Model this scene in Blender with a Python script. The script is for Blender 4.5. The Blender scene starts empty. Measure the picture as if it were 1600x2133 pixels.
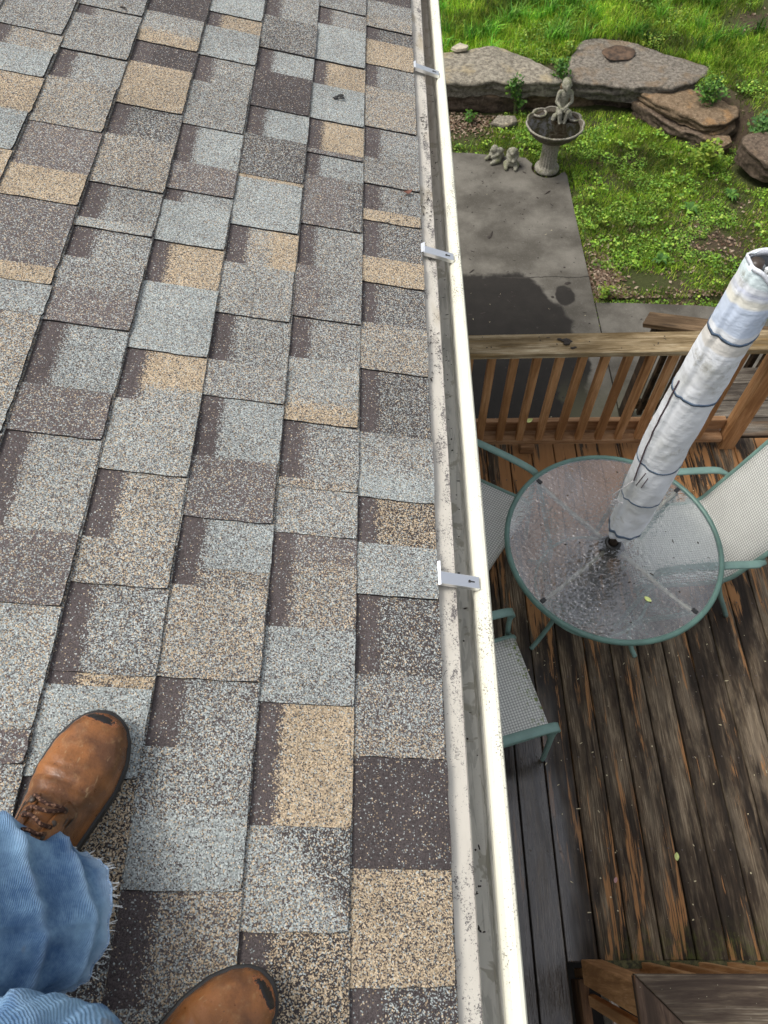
import bpy, bmesh, math, random
import numpy as np
from mathutils import Vector, Matrix, noise

R = math.radians
S = bpy.context.scene
COL = S.collection

# ------------------------------------------------------------------ camera, sky, sun, exposure
cam_d = bpy.data.cameras.new('camera')
cam = bpy.data.objects.new('camera', cam_d)
COL.objects.link(cam)
S.camera = cam
cam_d.sensor_fit = 'HORIZONTAL'
cam_d.sensor_width = 36.0
cam_d.lens = 34.57
cam_d.clip_start = 0.02
cam_d.clip_end = 600
cam_d.dof.use_dof = True
cam_d.dof.focus_distance = 1.6
cam_d.dof.aperture_fstop = 18
CAMLOC = Vector((0, 0, 4.8))
r0, r1, r2 = Vector((1.0, -.0033, -.0133)), Vector((-.0098, -.8517, -.5240)), Vector((-.0092, .5240, -.8517))
r2.normalize(); r1 = (r1 - r1.dot(r2) * r2).normalized(); r0 = r1.cross(r2)
cam.matrix_world = Matrix(((r0.x, -r1.x, -r2.x, 0), (r0.y, -r1.y, -r2.y, 0), (r0.z, -r1.z, -r2.z, 4.8), (0, 0, 0, 1)))

SUN_EL, SUN_AZ = 60.0, -84.0       # azimuth measured clockwise from +Y
world = bpy.data.worlds.new('World')
S.world = world
world.use_nodes = True
wn = world.node_tree
wn.nodes.clear()
sky = wn.nodes.new('ShaderNodeTexSky')
sky.sky_type = 'NISHITA'
sky.sun_disc = False
sky.sun_elevation = R(SUN_EL)
sky.sun_rotation = R(SUN_AZ)
sky.air_density = 1.0
sky.dust_density = 4.0
sky.ozone_density = 1.0
hs = wn.nodes.new('ShaderNodeHueSaturation')
hs.inputs['Saturation'].default_value = 0.32      # thin bright overcast
bg = wn.nodes.new('ShaderNodeBackground')
bg.inputs['Strength'].default_value = 0.15
wo = wn.nodes.new('ShaderNodeOutputWorld')
wn.links.new(sky.outputs[0], hs.inputs['Color'])
wn.links.new(hs.outputs[0], bg.inputs['Color'])
wn.links.new(bg.outputs[0], wo.inputs[0])

sun_d = bpy.data.lights.new('sun', 'SUN')
sun_d.energy = 1.35
sun_d.angle = R(16)
sun_d.color = (1.0, .965, .90)
sun = bpy.data.objects.new('sun', sun_d)
COL.objects.link(sun)
sdir = Vector((math.sin(R(SUN_AZ)) * math.cos(R(SUN_EL)), math.cos(R(SUN_AZ)) * math.cos(R(SUN_EL)), math.sin(R(SUN_EL))))
sun.rotation_euler = sdir.to_track_quat('Z', 'Y').to_euler()
sun.location = sdir * 30

S.view_settings.view_transform = 'Standard'
S.view_settings.look = 'None'
S.view_settings.exposure = 0.55
S.view_settings.gamma = 1
S.view_settings.use_curve_mapping = False
S.render.engine = 'CYCLES'
S.cycles.use_denoising = True
S.cycles.max_bounces = 10
S.cycles.transmission_bounces = 8
S.cycles.transparent_max_bounces = 12

# ------------------------------------------------------------------ object helpers
def tag(o, label=None, cat=None, group=None, kind=None):
    if label: o['label'] = label
    if cat: o['category'] = cat
    if group: o['group'] = group
    if kind: o['kind'] = kind
    return o

def thing(name, label, cat, loc=(0, 0, 0), rz=0, group=None):
    o = bpy.data.objects.new(name, None)
    COL.objects.link(o)
    o.empty_display_size = .05
    o.location = loc
    o.rotation_euler = (0, 0, rz)
    return tag(o, label, cat, group)

def link(name, me, mat=None, parent=None, smooth=False):
    if mat is not None:
        for m in (mat if isinstance(mat, (list, tuple)) else [mat]):
            me.materials.append(m)
    o = bpy.data.objects.new(name, me)
    COL.objects.link(o)
    if parent is not None: o.parent = parent
    if smooth:
        me.polygons.foreach_set('use_smooth', [True] * len(me.polygons))
    return o

def pymesh(name, vs, fs, mat=None, parent=None, smooth=False):
    me = bpy.data.meshes.new(name)
    me.from_pydata([tuple(v) for v in vs], [], fs)
    me.update()
    return link(name, me, mat, parent, smooth)

def npmesh(name, V, F, mat=None, parent=None, tint=None, smooth=False):
    """V (n,3), F (m,k) with one polygon size; tint (m,3) colour per face"""
    me = bpy.data.meshes.new(name)
    V = np.ascontiguousarray(V, dtype=np.float32); F = np.ascontiguousarray(F, dtype=np.int32)
    m, k = F.shape
    me.vertices.add(len(V)); me.vertices.foreach_set('co', V.ravel())
    me.loops.add(m * k); me.loops.foreach_set('vertex_index', F.ravel())
    me.polygons.add(m); me.polygons.foreach_set('loop_start', np.arange(0, m * k, k, dtype=np.int32))
    me.update(calc_edges=True)
    if tint is not None:
        a = me.attributes.new('tint', 'FLOAT_COLOR', 'FACE')
        c = np.ones((m, 4), np.float32); c[:, :3] = tint
        a.data.foreach_set('color', c.ravel())
    return link(name, me, mat, parent, smooth)

def bm_box(bm, c, s, rot=None, bev=0.0):
    """box centred at c with full sizes s"""
    M_ = Matrix.Translation(Vector(c))
    if rot is not None: M_ = M_ @ rot
    r = bmesh.ops.create_cube(bm, size=1.0, matrix=M_ @ Matrix.Diagonal((s[0], s[1], s[2], 1)))
    if bev:
        es = set(e for v in r['verts'] for e in v.link_edges)
        bmesh.ops.bevel(bm, geom=list(es), offset=bev, segments=1, profile=.5, affect='EDGES')

def bm_obj(name, bm, mat, parent=None, smooth=False):
    me = bpy.data.meshes.new(name)
    bm.to_mesh(me); bm.free()
    return link(name, me, mat, parent, smooth)

def box(name, c, s, mat, parent=None, rot=None, bev=.003):
    bm = bmesh.new()
    bm_box(bm, (0, 0, 0), s, None, bev)
    o = bm_obj(name, bm, mat, parent)
    o.location = c
    if rot is not None: o.rotation_euler = rot.to_euler()
    return o

def sweep(pts, rad, seg=10, closed=False, flat=None, up=None, cap=True):
    """tube through pts; rad number or list; flat = (a,b) semi axes; returns verts, faces"""
    P = [Vector(p) for p in pts]; n = len(P)
    vs, fs = [], []
    prev = None
    for i in range(n):
        if closed: t = P[(i + 1) % n] - P[i - 1]
        else: t = P[min(i + 1, n - 1)] - P[max(i - 1, 0)]
        t.normalize()
        if up is not None:
            x = t.cross(Vector(up))
            if x.length < 1e-4: x = t.orthogonal()
            x.normalize()
        elif prev is None: x = t.orthogonal().normalized()
        else: x = (prev - prev.dot(t) * t).normalized()
        prev = x
        y = t.cross(x)
        r = rad[i] if isinstance(rad, (list, tuple)) else rad
        a_, b_ = (flat if flat else (r, r))
        for k in range(seg):
            an = 2 * math.pi * k / seg
            vs.append(P[i] + x * (a_ * math.cos(an)) + y * (b_ * math.sin(an)))
    m = n if closed else n - 1
    for i in range(m):
        for k in range(seg):
            a0 = i * seg + k; a1 = i * seg + (k + 1) % seg
            b0 = ((i + 1) % n) * seg + k; b1 = ((i + 1) % n) * seg + (k + 1) % seg
            fs.append((a0, a1, b1, b0))
    if cap and not closed:
        fs.append(tuple(range(seg - 1, -1, -1)))
        fs.append(tuple(range((n - 1) * seg, n * seg)))
    return vs, fs

def tube(name, pts, rad, mat, parent=None, seg=10, closed=False, flat=None, up=None):
    vs, fs = sweep(pts, rad, seg, closed, flat, up)
    return pymesh(name, vs, fs, mat, parent, True)

def bez(pts, n=8):
    """Catmull-Rom through pts"""
    P = [Vector(p) for p in pts]; P = [P[0] * 2 - P[1]] + P + [P[-1] * 2 - P[-2]]
    out = []
    for i in range(1, len(P) - 2):
        for k in range(n):
            t = k / n
            a, b, c, d = P[i - 1], P[i], P[i + 1], P[i + 2]
            out.append(.5 * ((2 * b) + (c - a) * t + (2 * a - 5 * b + 4 * c - d) * t * t + (3 * b - a - 3 * c + d) * t ** 3))
    out.append(P[-2])
    return out

def lathe(name, prof, mat, parent=None, seg=48, mod=None, smooth=True, loc=None):
    vs, fs = [], []
    for j, (r, z) in enumerate(prof):
        for k in range(seg):
            an = 2 * math.pi * k / seg
            rr, zz = (mod(r, z, an, j) if mod else (r, z))
            vs.append((rr * math.cos(an), rr * math.sin(an), zz))
    for j in range(len(prof) - 1):
        for k in range(seg):
            fs.append((j * seg + k, j * seg + (k + 1) % seg, (j + 1) * seg + (k + 1) % seg, (j + 1) * seg + k))
    o = pymesh(name, vs, fs, mat, parent, smooth)
    if loc: o.location = loc
    return o

def blob(name, caps, mat, parent=None, voxel=.008, smooth=3, loc=(0, 0, 0)):
    """one continuous skin over tapered capsules (p0, r0, p1, r1)"""
    bm = bmesh.new()
    for c in caps:
        if len(c) == 2: p0, r0_ = c; p1, r1_ = c
        else: p0, r0_, p1, r1_ = c
        p0 = Vector(p0); p1 = Vector(p1)
        n = max(1, int((p1 - p0).length / (min(r0_, r1_) * .45)))
        for i in range(n + 1):
            t = i / n
            bmesh.ops.create_icosphere(bm, subdivisions=2, radius=r0_ + (r1_ - r0_) * t, matrix=Matrix.Translation(p0.lerp(p1, t)))
    o = bm_obj(name, bm, mat, parent, True)
    o.location = loc
    m = o.modifiers.new('r', 'REMESH'); m.mode = 'VOXEL'; m.voxel_size = voxel; m.use_smooth_shade = True
    if smooth:
        m = o.modifiers.new('s', 'SMOOTH'); m.iterations = smooth; m.factor = .5
    return o

# ------------------------------------------------------------------ shader helpers
class NT:
    def __init__(s, name):
        s.m = bpy.data.materials.new(name); s.m.use_nodes = True
        s.t = s.m.node_tree; s.t.nodes.clear()
        s.out = s.t.nodes.new('ShaderNodeOutputMaterial')
    def put(s, sock, v):
        if isinstance(v, bpy.types.NodeSocket): s.t.links.new(v, sock)
        elif v is not None:
            if sock.type == 'RGBA' and len(v) == 3: v = (*v, 1)
            sock.default_value = v
    def n(s, typ, ins=None, **props):
        nd = s.t.nodes.new('ShaderNode' + typ)
        for k, v in props.items(): setattr(nd, k, v)
        for k, v in (ins or {}).items(): s.put(nd.inputs[k], v)
        return nd
    def math(s, op, a, b=None, c=None, clamp=False):
        nd = s.n('Math', {0: a}, operation=op, use_clamp=clamp)
        if b is not None: s.put(nd.inputs[1], b)
        if c is not None: s.put(nd.inputs[2], c)
        return nd.outputs[0]
    def vmath(s, op, a, b=None, scale=None):
        nd = s.n('VectorMath', {0: a}, operation=op)
        if b is not None: s.put(nd.inputs[1], b)
        if scale is not None: s.put(nd.inputs[3], scale)
        return nd.outputs[1] if op in ('DOT_PRODUCT', 'LENGTH', 'DISTANCE') else nd.outputs[0]
    def mix(s, f, a, b, mode='MIX'):
        nd = s.n('Mix', None, data_type='RGBA', blend_type=mode)
        s.put(nd.inputs[0], f); s.put(nd.inputs[6], a); s.put(nd.inputs[7], b)
        return nd.outputs[2]
    def fmix(s, f, a, b):
        nd = s.n('Mix', None, data_type='FLOAT')
        s.put(nd.inputs[0], f); s.put(nd.inputs[2], a); s.put(nd.inputs[3], b)
        return nd.outputs[0]
    def noise(s, vec, scale, detail=4, rough=.55, dist=0, col=False):
        nd = s.n('TexNoise', {'Vector': vec, 'Scale': scale, 'Detail': detail, 'Roughness': rough, 'Distortion': dist})
        return nd.outputs[1] if col else nd.outputs[0]
    def step(s, v, lo, hi, a=0.0, b=1.0):
        nd = s.n('MapRange', {0: v, 1: lo, 2: hi, 3: a, 4: b}, interpolation_type='SMOOTHSTEP')
        return nd.outputs[0]
    def scale(s, vec, sc):
        return s.n('Mapping', {0: vec, 3: sc}).outputs[0]
    def obj(s): return s.n('TexCoord').outputs['Object']
    def pos(s): return s.n('NewGeometry').outputs['Position']
    def uv(s): return s.n('UVMap').outputs[0]
    def rnd(s): return s.n('ObjectInfo').outputs['Random']
    def orand(s):      # object coordinates shifted at random per object
        r = s.rnd()
        c = s.n('CombineXYZ', {0: s.math('MULTIPLY', r, 37.), 1: s.math('MULTIPLY', r, 91.), 2: s.math('MULTIPLY', r, 53.)}).outputs[0]
        return s.vmath('ADD', s.obj(), c)
    def bump(s, h, strength=.5, dist=.01, nrm=None):
        nd = s.n('Bump', {'Height': h, 'Strength': strength, 'Distance': dist})
        if nrm is not None: s.put(nd.inputs['Normal'], nrm)
        return nd.outputs[0]
    def pbr(s, col, rough=.8, nrm=None, metal=0.0, spec=.5, **kw):
        nd = s.n('BsdfPrincipled', {'Base Color': col, 'Roughness': rough, 'Metallic': metal, 'Specular IOR Level': spec})
        if nrm is not None: s.put(nd.inputs['Normal'], nrm)
        for k, v in kw.items(): s.put(nd.inputs[k], v)
        s.t.links.new(nd.outputs[0], s.out.inputs[0])
        return s.m
    def sepxyz(s, v):
        nd = s.n('SeparateXYZ', {0: v}); return nd.outputs
    def attr(s, name, typ='GEOMETRY'):
        return s.n('Attribute', None, attribute_name=name, attribute_type=typ)

# ------------------------------------------------------------------ materials
def mat_granules(plain=False):
    g = NT('shingle_granules' if not plain else 'shingle_granules_plain')
    p = g.pos()
    cell = g.n('TexVoronoi', {'Vector': p, 'Scale': 640., 'Randomness': 1.0}, feature='F1')
    rr = g.sepxyz(cell.outputs['Color'])
    big = g.noise(p, 38., 3, .6)
    clump = g.noise(p, 170., 2, .6)
    if plain:
        fr = g.n('CombineXYZ', {0: .38, 1: .2, 2: .35}).outputs[0]
    else:
        uvs = g.sepxyz(g.uv())
        a = g.attr('mix_a', 'OBJECT').outputs['Vector']
        b = g.attr('mix_b', 'OBJECT').outputs['Vector']
        cut = g.sepxyz(g.attr('cut', 'OBJECT').outputs['Vector'])
        strip = g.attr('strip', 'OBJECT').outputs['Fac']
        wob = g.math('MULTIPLY', g.math('SUBTRACT', g.noise(p, 95., 3, .7), .5), .34)
        d = g.math('ADD', g.math('MULTIPLY', uvs[0], cut[0]), g.math('MULTIPLY', uvs[1], cut[1]))
        d = g.math('ADD', g.math('SUBTRACT', d, cut[2]), wob)
        fr = g.mix(g.step(d, -.12, .12), a, b)
        sd = g.math('ADD', g.math('SUBTRACT', strip, uvs[0]), g.math('MULTIPLY', wob, .30))
        fr = g.mix(g.step(sd, -.085, .065), fr, (.04, .025, .52))
    f3 = g.sepxyz(fr)
    mod = g.math('ADD', g.math('MULTIPLY', g.math('SUBTRACT', big, .5), .35), g.math('MULTIPLY', g.math('SUBTRACT', clump, .5), .5))
    pb = g.math('MULTIPLY', f3[0], g.math('ADD', 1., mod))
    pt = g.math('MULTIPLY', f3[1], g.math('SUBTRACT', 1., mod))
    base = g.mix(f3[2], (.030, .025, .0255), (.150, .122, .117))
    tan = g.mix(rr[1], (.33, .245, .150), (.60, .485, .335))
    blu = g.mix(rr[1], (.175, .198, .195), (.50, .535, .515))
    sel_b = g.math('LESS_THAN', rr[0], pb)
    sel_t = g.math('LESS_THAN', rr[0], g.math('ADD', pb, pt))
    c = g.mix(sel_t, base, tan)
    c = g.mix(sel_b, c, blu)
    val = g.step(rr[2], 0, 1, .66, 1.28)
    c = g.mix(1.0, c, g.n('CombineXYZ', {0: val, 1: val, 2: val}).outputs[0], 'MULTIPLY')
    # old weather stains
    st = g.step(g.noise(p, 5.5, 4, .6), .38, .72, 1.06, .86)
    c = g.mix(1.0, c, g.n('CombineXYZ', {0: st, 1: st, 2: st}).outputs[0], 'MULTIPLY')
    h = g.math('SUBTRACT', 1., cell.outputs['Distance'])
    return g.pbr(c, .86, g.bump(g.math('ADD', g.math('MULTIPLY', h, .7), rr[1]), .75, .0016), spec=.35)

def mat_wood(name, dark, mid, light, axis, worn=None, worn_amt=.5, wet=None, moss=False, rough=.75, dark_amt=.5, zones=False):
    g = NT(name)
    v = g.orand()
    st = {'x': (2.2, 46, 46), 'y': (46, 2.2, 46), 'z': (46, 46, 2.2)}[axis]
    fine = {'x': (7, 260, 260), 'y': (260, 7, 260), 'z': (260, 260, 7)}[axis]
    med = {'x': (1.1, 12, 12), 'y': (12, 1.1, 12), 'z': (12, 12, 1.1)}[axis]
    warp = g.noise(g.scale(v, med), 1.2, 2, .5)
    vv = g.vmath('ADD', g.scale(v, st), g.vmath('SCALE', g.n('CombineXYZ', {0: warp, 1: warp, 2: warp}).outputs[0], scale=5.0))
    grain = g.noise(vv, 1.0, 5, .65, .4)
    fib = g.noise(g.scale(v, fine), 1.0, 3, .6)
    patch = g.noise(g.scale(v, med), 1.6, 4, .6)
    tone = g.noise(g.vmath('ADD', g.scale(v, {'x': (1.6, 7, 7), 'y': (7, 1.6, 7), 'z': (7, 7, 1.6)}[axis]), (3.1, 9.2, 1.4)), 1.0, 5, .7)
    c = g.mix(g.step(g.math('ADD', g.math('MULTIPLY', grain, .45), g.math('MULTIPLY', tone, .55)), .38, .62), dark, mid)
    c = g.mix(g.math('MULTIPLY', g.step(fib, .42, .70), g.step(g.math('ADD', g.math('MULTIPLY', tone, 1.1), g.math('MULTIPLY', grain, .35)), .66, .92)), c, light)
    c = g.mix(g.step(patch, .62, .32, 0., dark_amt), c, dark)
    P = g.sepxyz(g.pos())
    if zones:
        bl = g.math('MULTIPLY', g.step(g.math('ADD', P[0], g.math('MULTIPLY', g.rnd(), .5)), 1.0, 2.2), .5)
        c = g.mix(g.math('MULTIPLY', bl, g.step(tone, .46, .66)), c, (.21, .165, .115))
    if worn is not None:
        w = g.noise(g.vmath('ADD', g.scale(v, med), (7.3, 1.1, 3.7)), 1.35, 4, .62, .6)
        w = g.math('ADD', w, g.math('MULTIPLY', g.math('SUBTRACT', fib, .5), .28))
        if zones:   # boards by the far railing are rubbed to the red wood, the middle ones are grey
            w = g.math('ADD', w, g.step(P[1], 1.3, 2.3, -.02, .15))
        w = g.math('ADD', w, g.math('MULTIPLY', g.math('SUBTRACT', g.rnd(), .5), .16))
        wf = g.step(w, .585, .645)
        c = g.mix(g.math('MULTIPLY', wf, worn_amt), c, g.mix(grain, worn, tuple(x * .55 for x in worn)))
    # knots
    kn = g.n('TexVoronoi', {'Vector': g.scale(v, {'x': (1.3, 9, 9), 'y': (9, 1.3, 9), 'z': (9, 9, 1.3)}[axis]), 'Scale': 1.0}, feature='F1')
    kd = kn.outputs['Distance']
    c = g.mix(g.math('MULTIPLY', g.step(kd, .13, .05), .8), c, tuple(x * .6 for x in dark))
    h = g.math('ADD', g.math('MULTIPLY', grain, .8), g.math('MULTIPLY', fib, .5))
    # light specks of dirt and lichen
    sp = g.n('TexVoronoi', {'Vector': g.pos(), 'Scale': 75.}, feature='F1')
    spk = g.math('MULTIPLY', g.step(sp.outputs['Distance'], .13, .07), g.step(g.sepxyz(sp.outputs['Color'])[0], .86, .88))
    c = g.mix(g.math('MULTIPLY', spk, .55), c, (.42, .40, .30))
    ro = rough
    spc = .3
    if moss:
        mn = g.noise(g.pos(), 26., 4, .7)
        mz = g.math('MULTIPLY', g.step(P[1], .22, .02), g.step(g.math('ADD', g.math('MULTIPLY', mn, .8), g.math('MULTIPLY', fib, .5)), .60, .80))
        mz = g.math('MULTIPLY', mz, g.step(P[0], .85, 1.05))
        c = g.mix(g.math('MULTIPLY', mz, .55), c, (.085, .095, .015))
    if wet:
        wn_ = g.noise(g.scale(g.pos(), (6, 1.2, 1)), 1.3, 3, .6)
        wx = g.math('ADD', P[0], g.math('MULTIPLY', g.math('SUBTRACT', wn_, .5), .5))
        wz = g.math('MULTIPLY', g.step(wx, .92, .66), g.step(P[1], 1.6, .9))
        c = g.mix(g.math('MULTIPLY', wz, .72), c, (.016, .0125, .011))
        ro = g.fmix(wz, rough, .16)
    return g.pbr(c, ro, g.bump(h, .55, .004), spec=spc if not wet else g.fmix(wz, .3, 1.0))

DECKWOOD = mat_wood('deck_wood', (.015, .0098, .006), (.100, .068, .040), (.37, .295, .195), 'y', (.46, .225, .085), .9, wet=True, moss=True, zones=True, dark_amt=.8)
RAIL_Z = mat_wood('rail_wood_upright', (.27, .130, .050), (.54, .285, .120), (.66, .42, .23), 'z', dark_amt=.4)
RAIL_X = mat_wood('rail_wood_long', (.21, .11, .05), (.44, .25, .125), (.55, .38, .23), 'x', dark_amt=.45)
RAIL_Y = mat_wood('rail_wood_side', (.06, .032, .016), (.17, .085, .04), (.35, .2, .1), 'y', dark_amt=.45)
CAP_X = mat_wood('cap_wood', (.10, .065, .025), (.36, .27, .15), (.58, .50, .35), 'x', (.36, .22, .07), .4, dark_amt=.5)
OLDCAP_X = mat_wood('old_cap_wood', (.040, .026, .018), (.15, .112, .075), (.38, .33, .25), 'x', (.22, .15, .06), .5, dark_amt=.7)
OLDCAP_Y = mat_wood('old_cap_wood_side', (.045, .028, .018), (.14, .085, .055), (.30, .22, .15), 'y', (.33, .15, .06), .7, dark_amt=.6)
LAND_X = mat_wood('landing_wood', (.03, .022, .016), (.13, .11, .085), (.36, .32, .26), 'x', (.2, .11, .05), .4, dark_amt=.5)
STAIR_Z = mat_wood('stair_wood_upright', (.022, .014, .008), (.075, .045, .024), (.14, .09, .05), 'z', dark_amt=.5)
STAIR_X = mat_wood('stair_wood_long', (.06, .035, .015), (.17, .11, .06), (.30, .2, .11), 'x', dark_amt=.5)
PALE_Y = mat_wood('peeling_painted_wood', (.30, .24, .18), (.55, .52, .46), (.72, .7, .65), 'y', (.33, .15, .06), .9)

def mat_metal_paint(name, base, dirt, dirt_amt, speck=0., rough=.5, side=False, streak=False, lipspeck=False):
    g = NT(name)
    p = g.pos()
    n1 = g.noise(g.scale(p, (30, 7, 30)), 1.0, 5, .6)
    c = g.mix(g.math('MULTIPLY', g.step(n1, .42, .66), dirt_amt), base, dirt)
    if speck:
        P = g.sepxyz(p)
        lump = g.noise(g.scale(p, (1, .35, 1)), 46., 4, .7)
        fine = g.noise(p, 260., 4, .75)
        edge = g.step(P[0], .078, .108)
        mic = g.noise(p, 620., 2, .7)
        t = g.math('ADD', g.math('ADD', g.math('MULTIPLY', lump, .42), g.math('MULTIPLY', fine, .42)), g.math('MULTIPLY', mic, .30))
        t = g.math('ADD', t, g.math('MULTIPLY', edge, .035))
        c = g.mix(g.step(t, .630, .655, 0., speck), c, (.070, .062, .066))
        tanz = g.math('MULTIPLY', g.step(g.noise(g.scale(p, (1, .5, 1)), 9., 3, .6), .5, .62), g.step(P[1], .9, 1.3))
        c = g.mix(g.math('MULTIPLY', tanz, .6), c, (.33, .26, .15))
    if streak:
        P = g.sepxyz(p)
        s1 = g.noise(g.vmath('MULTIPLY', p, (60, 9, 60)), 1., 4, .6, 1.2)
        c = g.mix(g.step(s1, .53, .57, 0, .5), c, (.40, .40, .36))
        # tide marks on the wall and brown wash on the floor farther away
        s2 = g.noise(g.vmath('MULTIPLY', p, (10, 14, 60)), 1., 4, .65, .8)
        c = g.mix(g.math('MULTIPLY', g.step(s2, .56, .60), .55), c, (.30, .28, .20))
        c = g.mix(g.math('MULTIPLY', g.step(P[1], .9, 2.4), g.step(P[0], .150, .128, 0., .65)), c, (.34, .25, .15))
        blk = g.math('MULTIPLY', g.step(g.noise(p, 330., 3, .7), .66, .70), g.step(g.noise(p, 22., 2, .6), .52, .62))
        c = g.mix(blk, c, (.06, .055, .05))
    if lipspeck:
        P = g.sepxyz(p)
        t = g.math('ADD', g.math('MULTIPLY', g.noise(p, 300., 3, .75), .7), g.math('MULTIPLY', g.noise(g.scale(p, (1, .5, 1)), 16., 3, .6), .4))
        c = g.mix(g.step(t, .635, .665, 0., .85), c, (.10, .09, .07))
        c = g.mix(g.math('MULTIPLY', g.step(g.math('ADD', P[0], g.math('MULTIPLY', n1, .006)), .1495, .1440), .6), c, (.46, .445, .37))
    return g.pbr(c, rough, g.bump(n1, .15, .002), spec=.4)

APRON = mat_metal_paint('apron_painted_metal', (.56, .525, .455), (.45, .41, .35), .55, speck=.9, rough=.6)
GUTTER = mat_metal_paint('gutter_painted_metal', (.76, .75, .69), (.58, .575, .53), .7, rough=.42, streak=True)
LIP = mat_metal_paint('gutter_lip_paint', (.74, .725, .60), (.58, .55, .44), .5, rough=.4, lipspeck=True)
SIDING = mat_metal_paint('white_siding', (.72, .71, .66), (.6, .58, .5), .4, rough=.5)

def simple(name, col, rough=.5, metal=0., spec=.5, bscale=None, bstr=.2, var=0.):
    g = NT(name)
    c = col; nrm = None
    if var:
        n = g.noise(g.obj(), bscale or 20., 5, .65)
        c = g.mix(g.step(n, .35, .65), tuple(x * (1 - var) for x in col), tuple(min(1, x * (1 + var)) for x in col))
    if bscale: nrm = g.bump(g.noise(g.obj(), bscale, 4, .6), bstr, .004)
    return g.pbr(c, rough, nrm, metal, spec)

ALU = simple('bare_aluminium', (.84, .85, .86), .33, 1.0, bscale=60, bstr=.08)
DARKSLOT = simple('dark_slot', (.03, .03, .03), .7)
ASPHALT_EDGE = simple('asphalt_edge', (.018, .016, .016), .9)
GREEN = simple('green_painted_metal', (.165, .27, .235), .45, var=.12, bscale=9, bstr=.03)
DARKGREEN = simple('dark_green_rim', (.095, .18, .15), .4, var=.15, bscale=9, bstr=.03)
CREAM = simple('cream_painted_metal', (.50, .47, .40), .5, var=.2, bscale=30, bstr=.05)
BLACKPL = simple('black_plastic', (.012, .012, .012), .45)
DEBRIS = simple('wet_debris', (.022, .015, .010), .7)
DRYLEAF = simple('dry_leaf', (.30, .17, .09), .7, var=.4, bscale=40)
PALELEAF = simple('pale_leaf', (.55, .62, .22), .6, var=.15, bscale=60)
REDLEAF = simple('red_leaf', (.30, .07, .03), .6, var=.3, bscale=60)
TANLEAF = simple('tan_leaf', (.60, .52, .33), .7, var=.2, bscale=60)
CORD = simple('white_cord', (.62, .6, .6), .8)
DARKCORD = simple('dark_cord', (.10, .06, .07), .8)
DARKIN = simple('dark_lining', (.16, .17, .18), .8)
RUBBER = simple('black_rubber_sole', (.016, .015, .014), .55, var=.3, bscale=50, bstr=.25)
EYELET = simple('eyelet', (.05, .035, .025), .5)

def mat_concrete():
    g = NT('patio_concrete')
    p = g.pos(); P = g.sepxyz(p)
    n1 = g.noise(p, 1.6, 6, .62); n2 = g.noise(p, 60., 4, .7); n3 = g.noise(p, 7., 5, .65)
    c = g.mix(g.step(n1, .35, .68), (.072, .065, .053), (.170, .157, .132))
    c = g.mix(g.step(n3, .5, .75, 0., .35), c, (.07, .064, .055))
    c = g.mix(g.step(n2, .55, .75, 0., .3), c, (.33, .32, .29))
    # wet patch with an uneven shore
    wob = g.math('MULTIPLY', g.math('SUBTRACT', g.noise(p, 2.6, 5, .6), .5), .42)
    dx = g.math('DIVIDE', g.math('SUBTRACT', P[0], .92), .80)
    dy = g.math('DIVIDE', g.math('SUBTRACT', g.math('MINIMUM', P[1], 9.), 4.45), 1.20)
    d = g.math('SQRT', g.math('ADD', g.math('MULTIPLY', dx, dx), g.math('MULTIPLY', dy, dy)))
    d = g.math('ADD', d, wob)
    wet = g.step(d, 1.02, .96)
    low = g.math('MULTIPLY', g.step(P[1], 4.6, 4.3), g.step(g.math('ADD', P[0], wob), 1.52, 1.44))
    wet = g.math('MAXIMUM', wet, low)
    dx2 = g.math('SUBTRACT', P[0], 1.63); dy2 = g.math('SUBTRACT', P[1], 5.30)
    d2 = g.math('ADD', g.math('SQRT', g.math('ADD', g.math('MULTIPLY', dx2, dx2), g.math('MULTIPLY', g.math('MULTIPLY', dy2, dy2), .5))), g.math('MULTIPLY', wob, .3))
    wet = g.math('MAXIMUM', wet, g.step(d2, .10, .08))
    c = g.mix(wet, c, g.mix(n3, (.015, .0135, .012), (.036, .032, .027)))
    # crack
    cy = g.math('ABSOLUTE', g.math('SUBTRACT', P[1], g.math('ADD', 5.50, g.math('MULTIPLY', g.noise(p, 3.5, 4, .7), .10))))
    cr = g.math('MULTIPLY', g.step(cy, .010, .004), g.step(P[0], 1.0, 1.1))
    c = g.mix(cr, c, (.04, .036, .03))
    moss = g.math('MULTIPLY', g.step(P[1], 4.4, 3.8), g.step(g.math('ADD', P[0], wob), 1.44, 1.5))
    c = g.mix(g.math('MULTIPLY', moss, .5), c, (.16, .155, .09))
    ro = g.fmix(wet, .92, .8)
    return g.pbr(c, ro, g.bump(g.math('ADD', n2, n3), .35, .004), spec=.15)
CONCRETE = mat_concrete()

def mat_soil():
    g = NT('soil_and_moss')
    p = g.pos(); P = g.sepxyz(p)
    n1 = g.noise(p, 1.1, 5, .6); n2 = g.noise(p, 30., 5, .7); n3 = g.noise(p, 6., 4, .6)
    c = g.mix(n2, (.030, .022, .014), (.10, .072, .048))
    gr = g.mix(n2, (.026, .032, .011), (.075, .085, .026))
    c = g.mix(g.step(g.math('ADD', n1, g.math('MULTIPLY', n3, .4)), .58, .74), c, gr)
    far = g.step(P[1], 13., 16.)
    c = g.mix(far, c, (.035, .06, .015))
    return g.pbr(c, .95, g.bump(n2, .8, .02), spec=.2)
SOIL = mat_soil()

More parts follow.
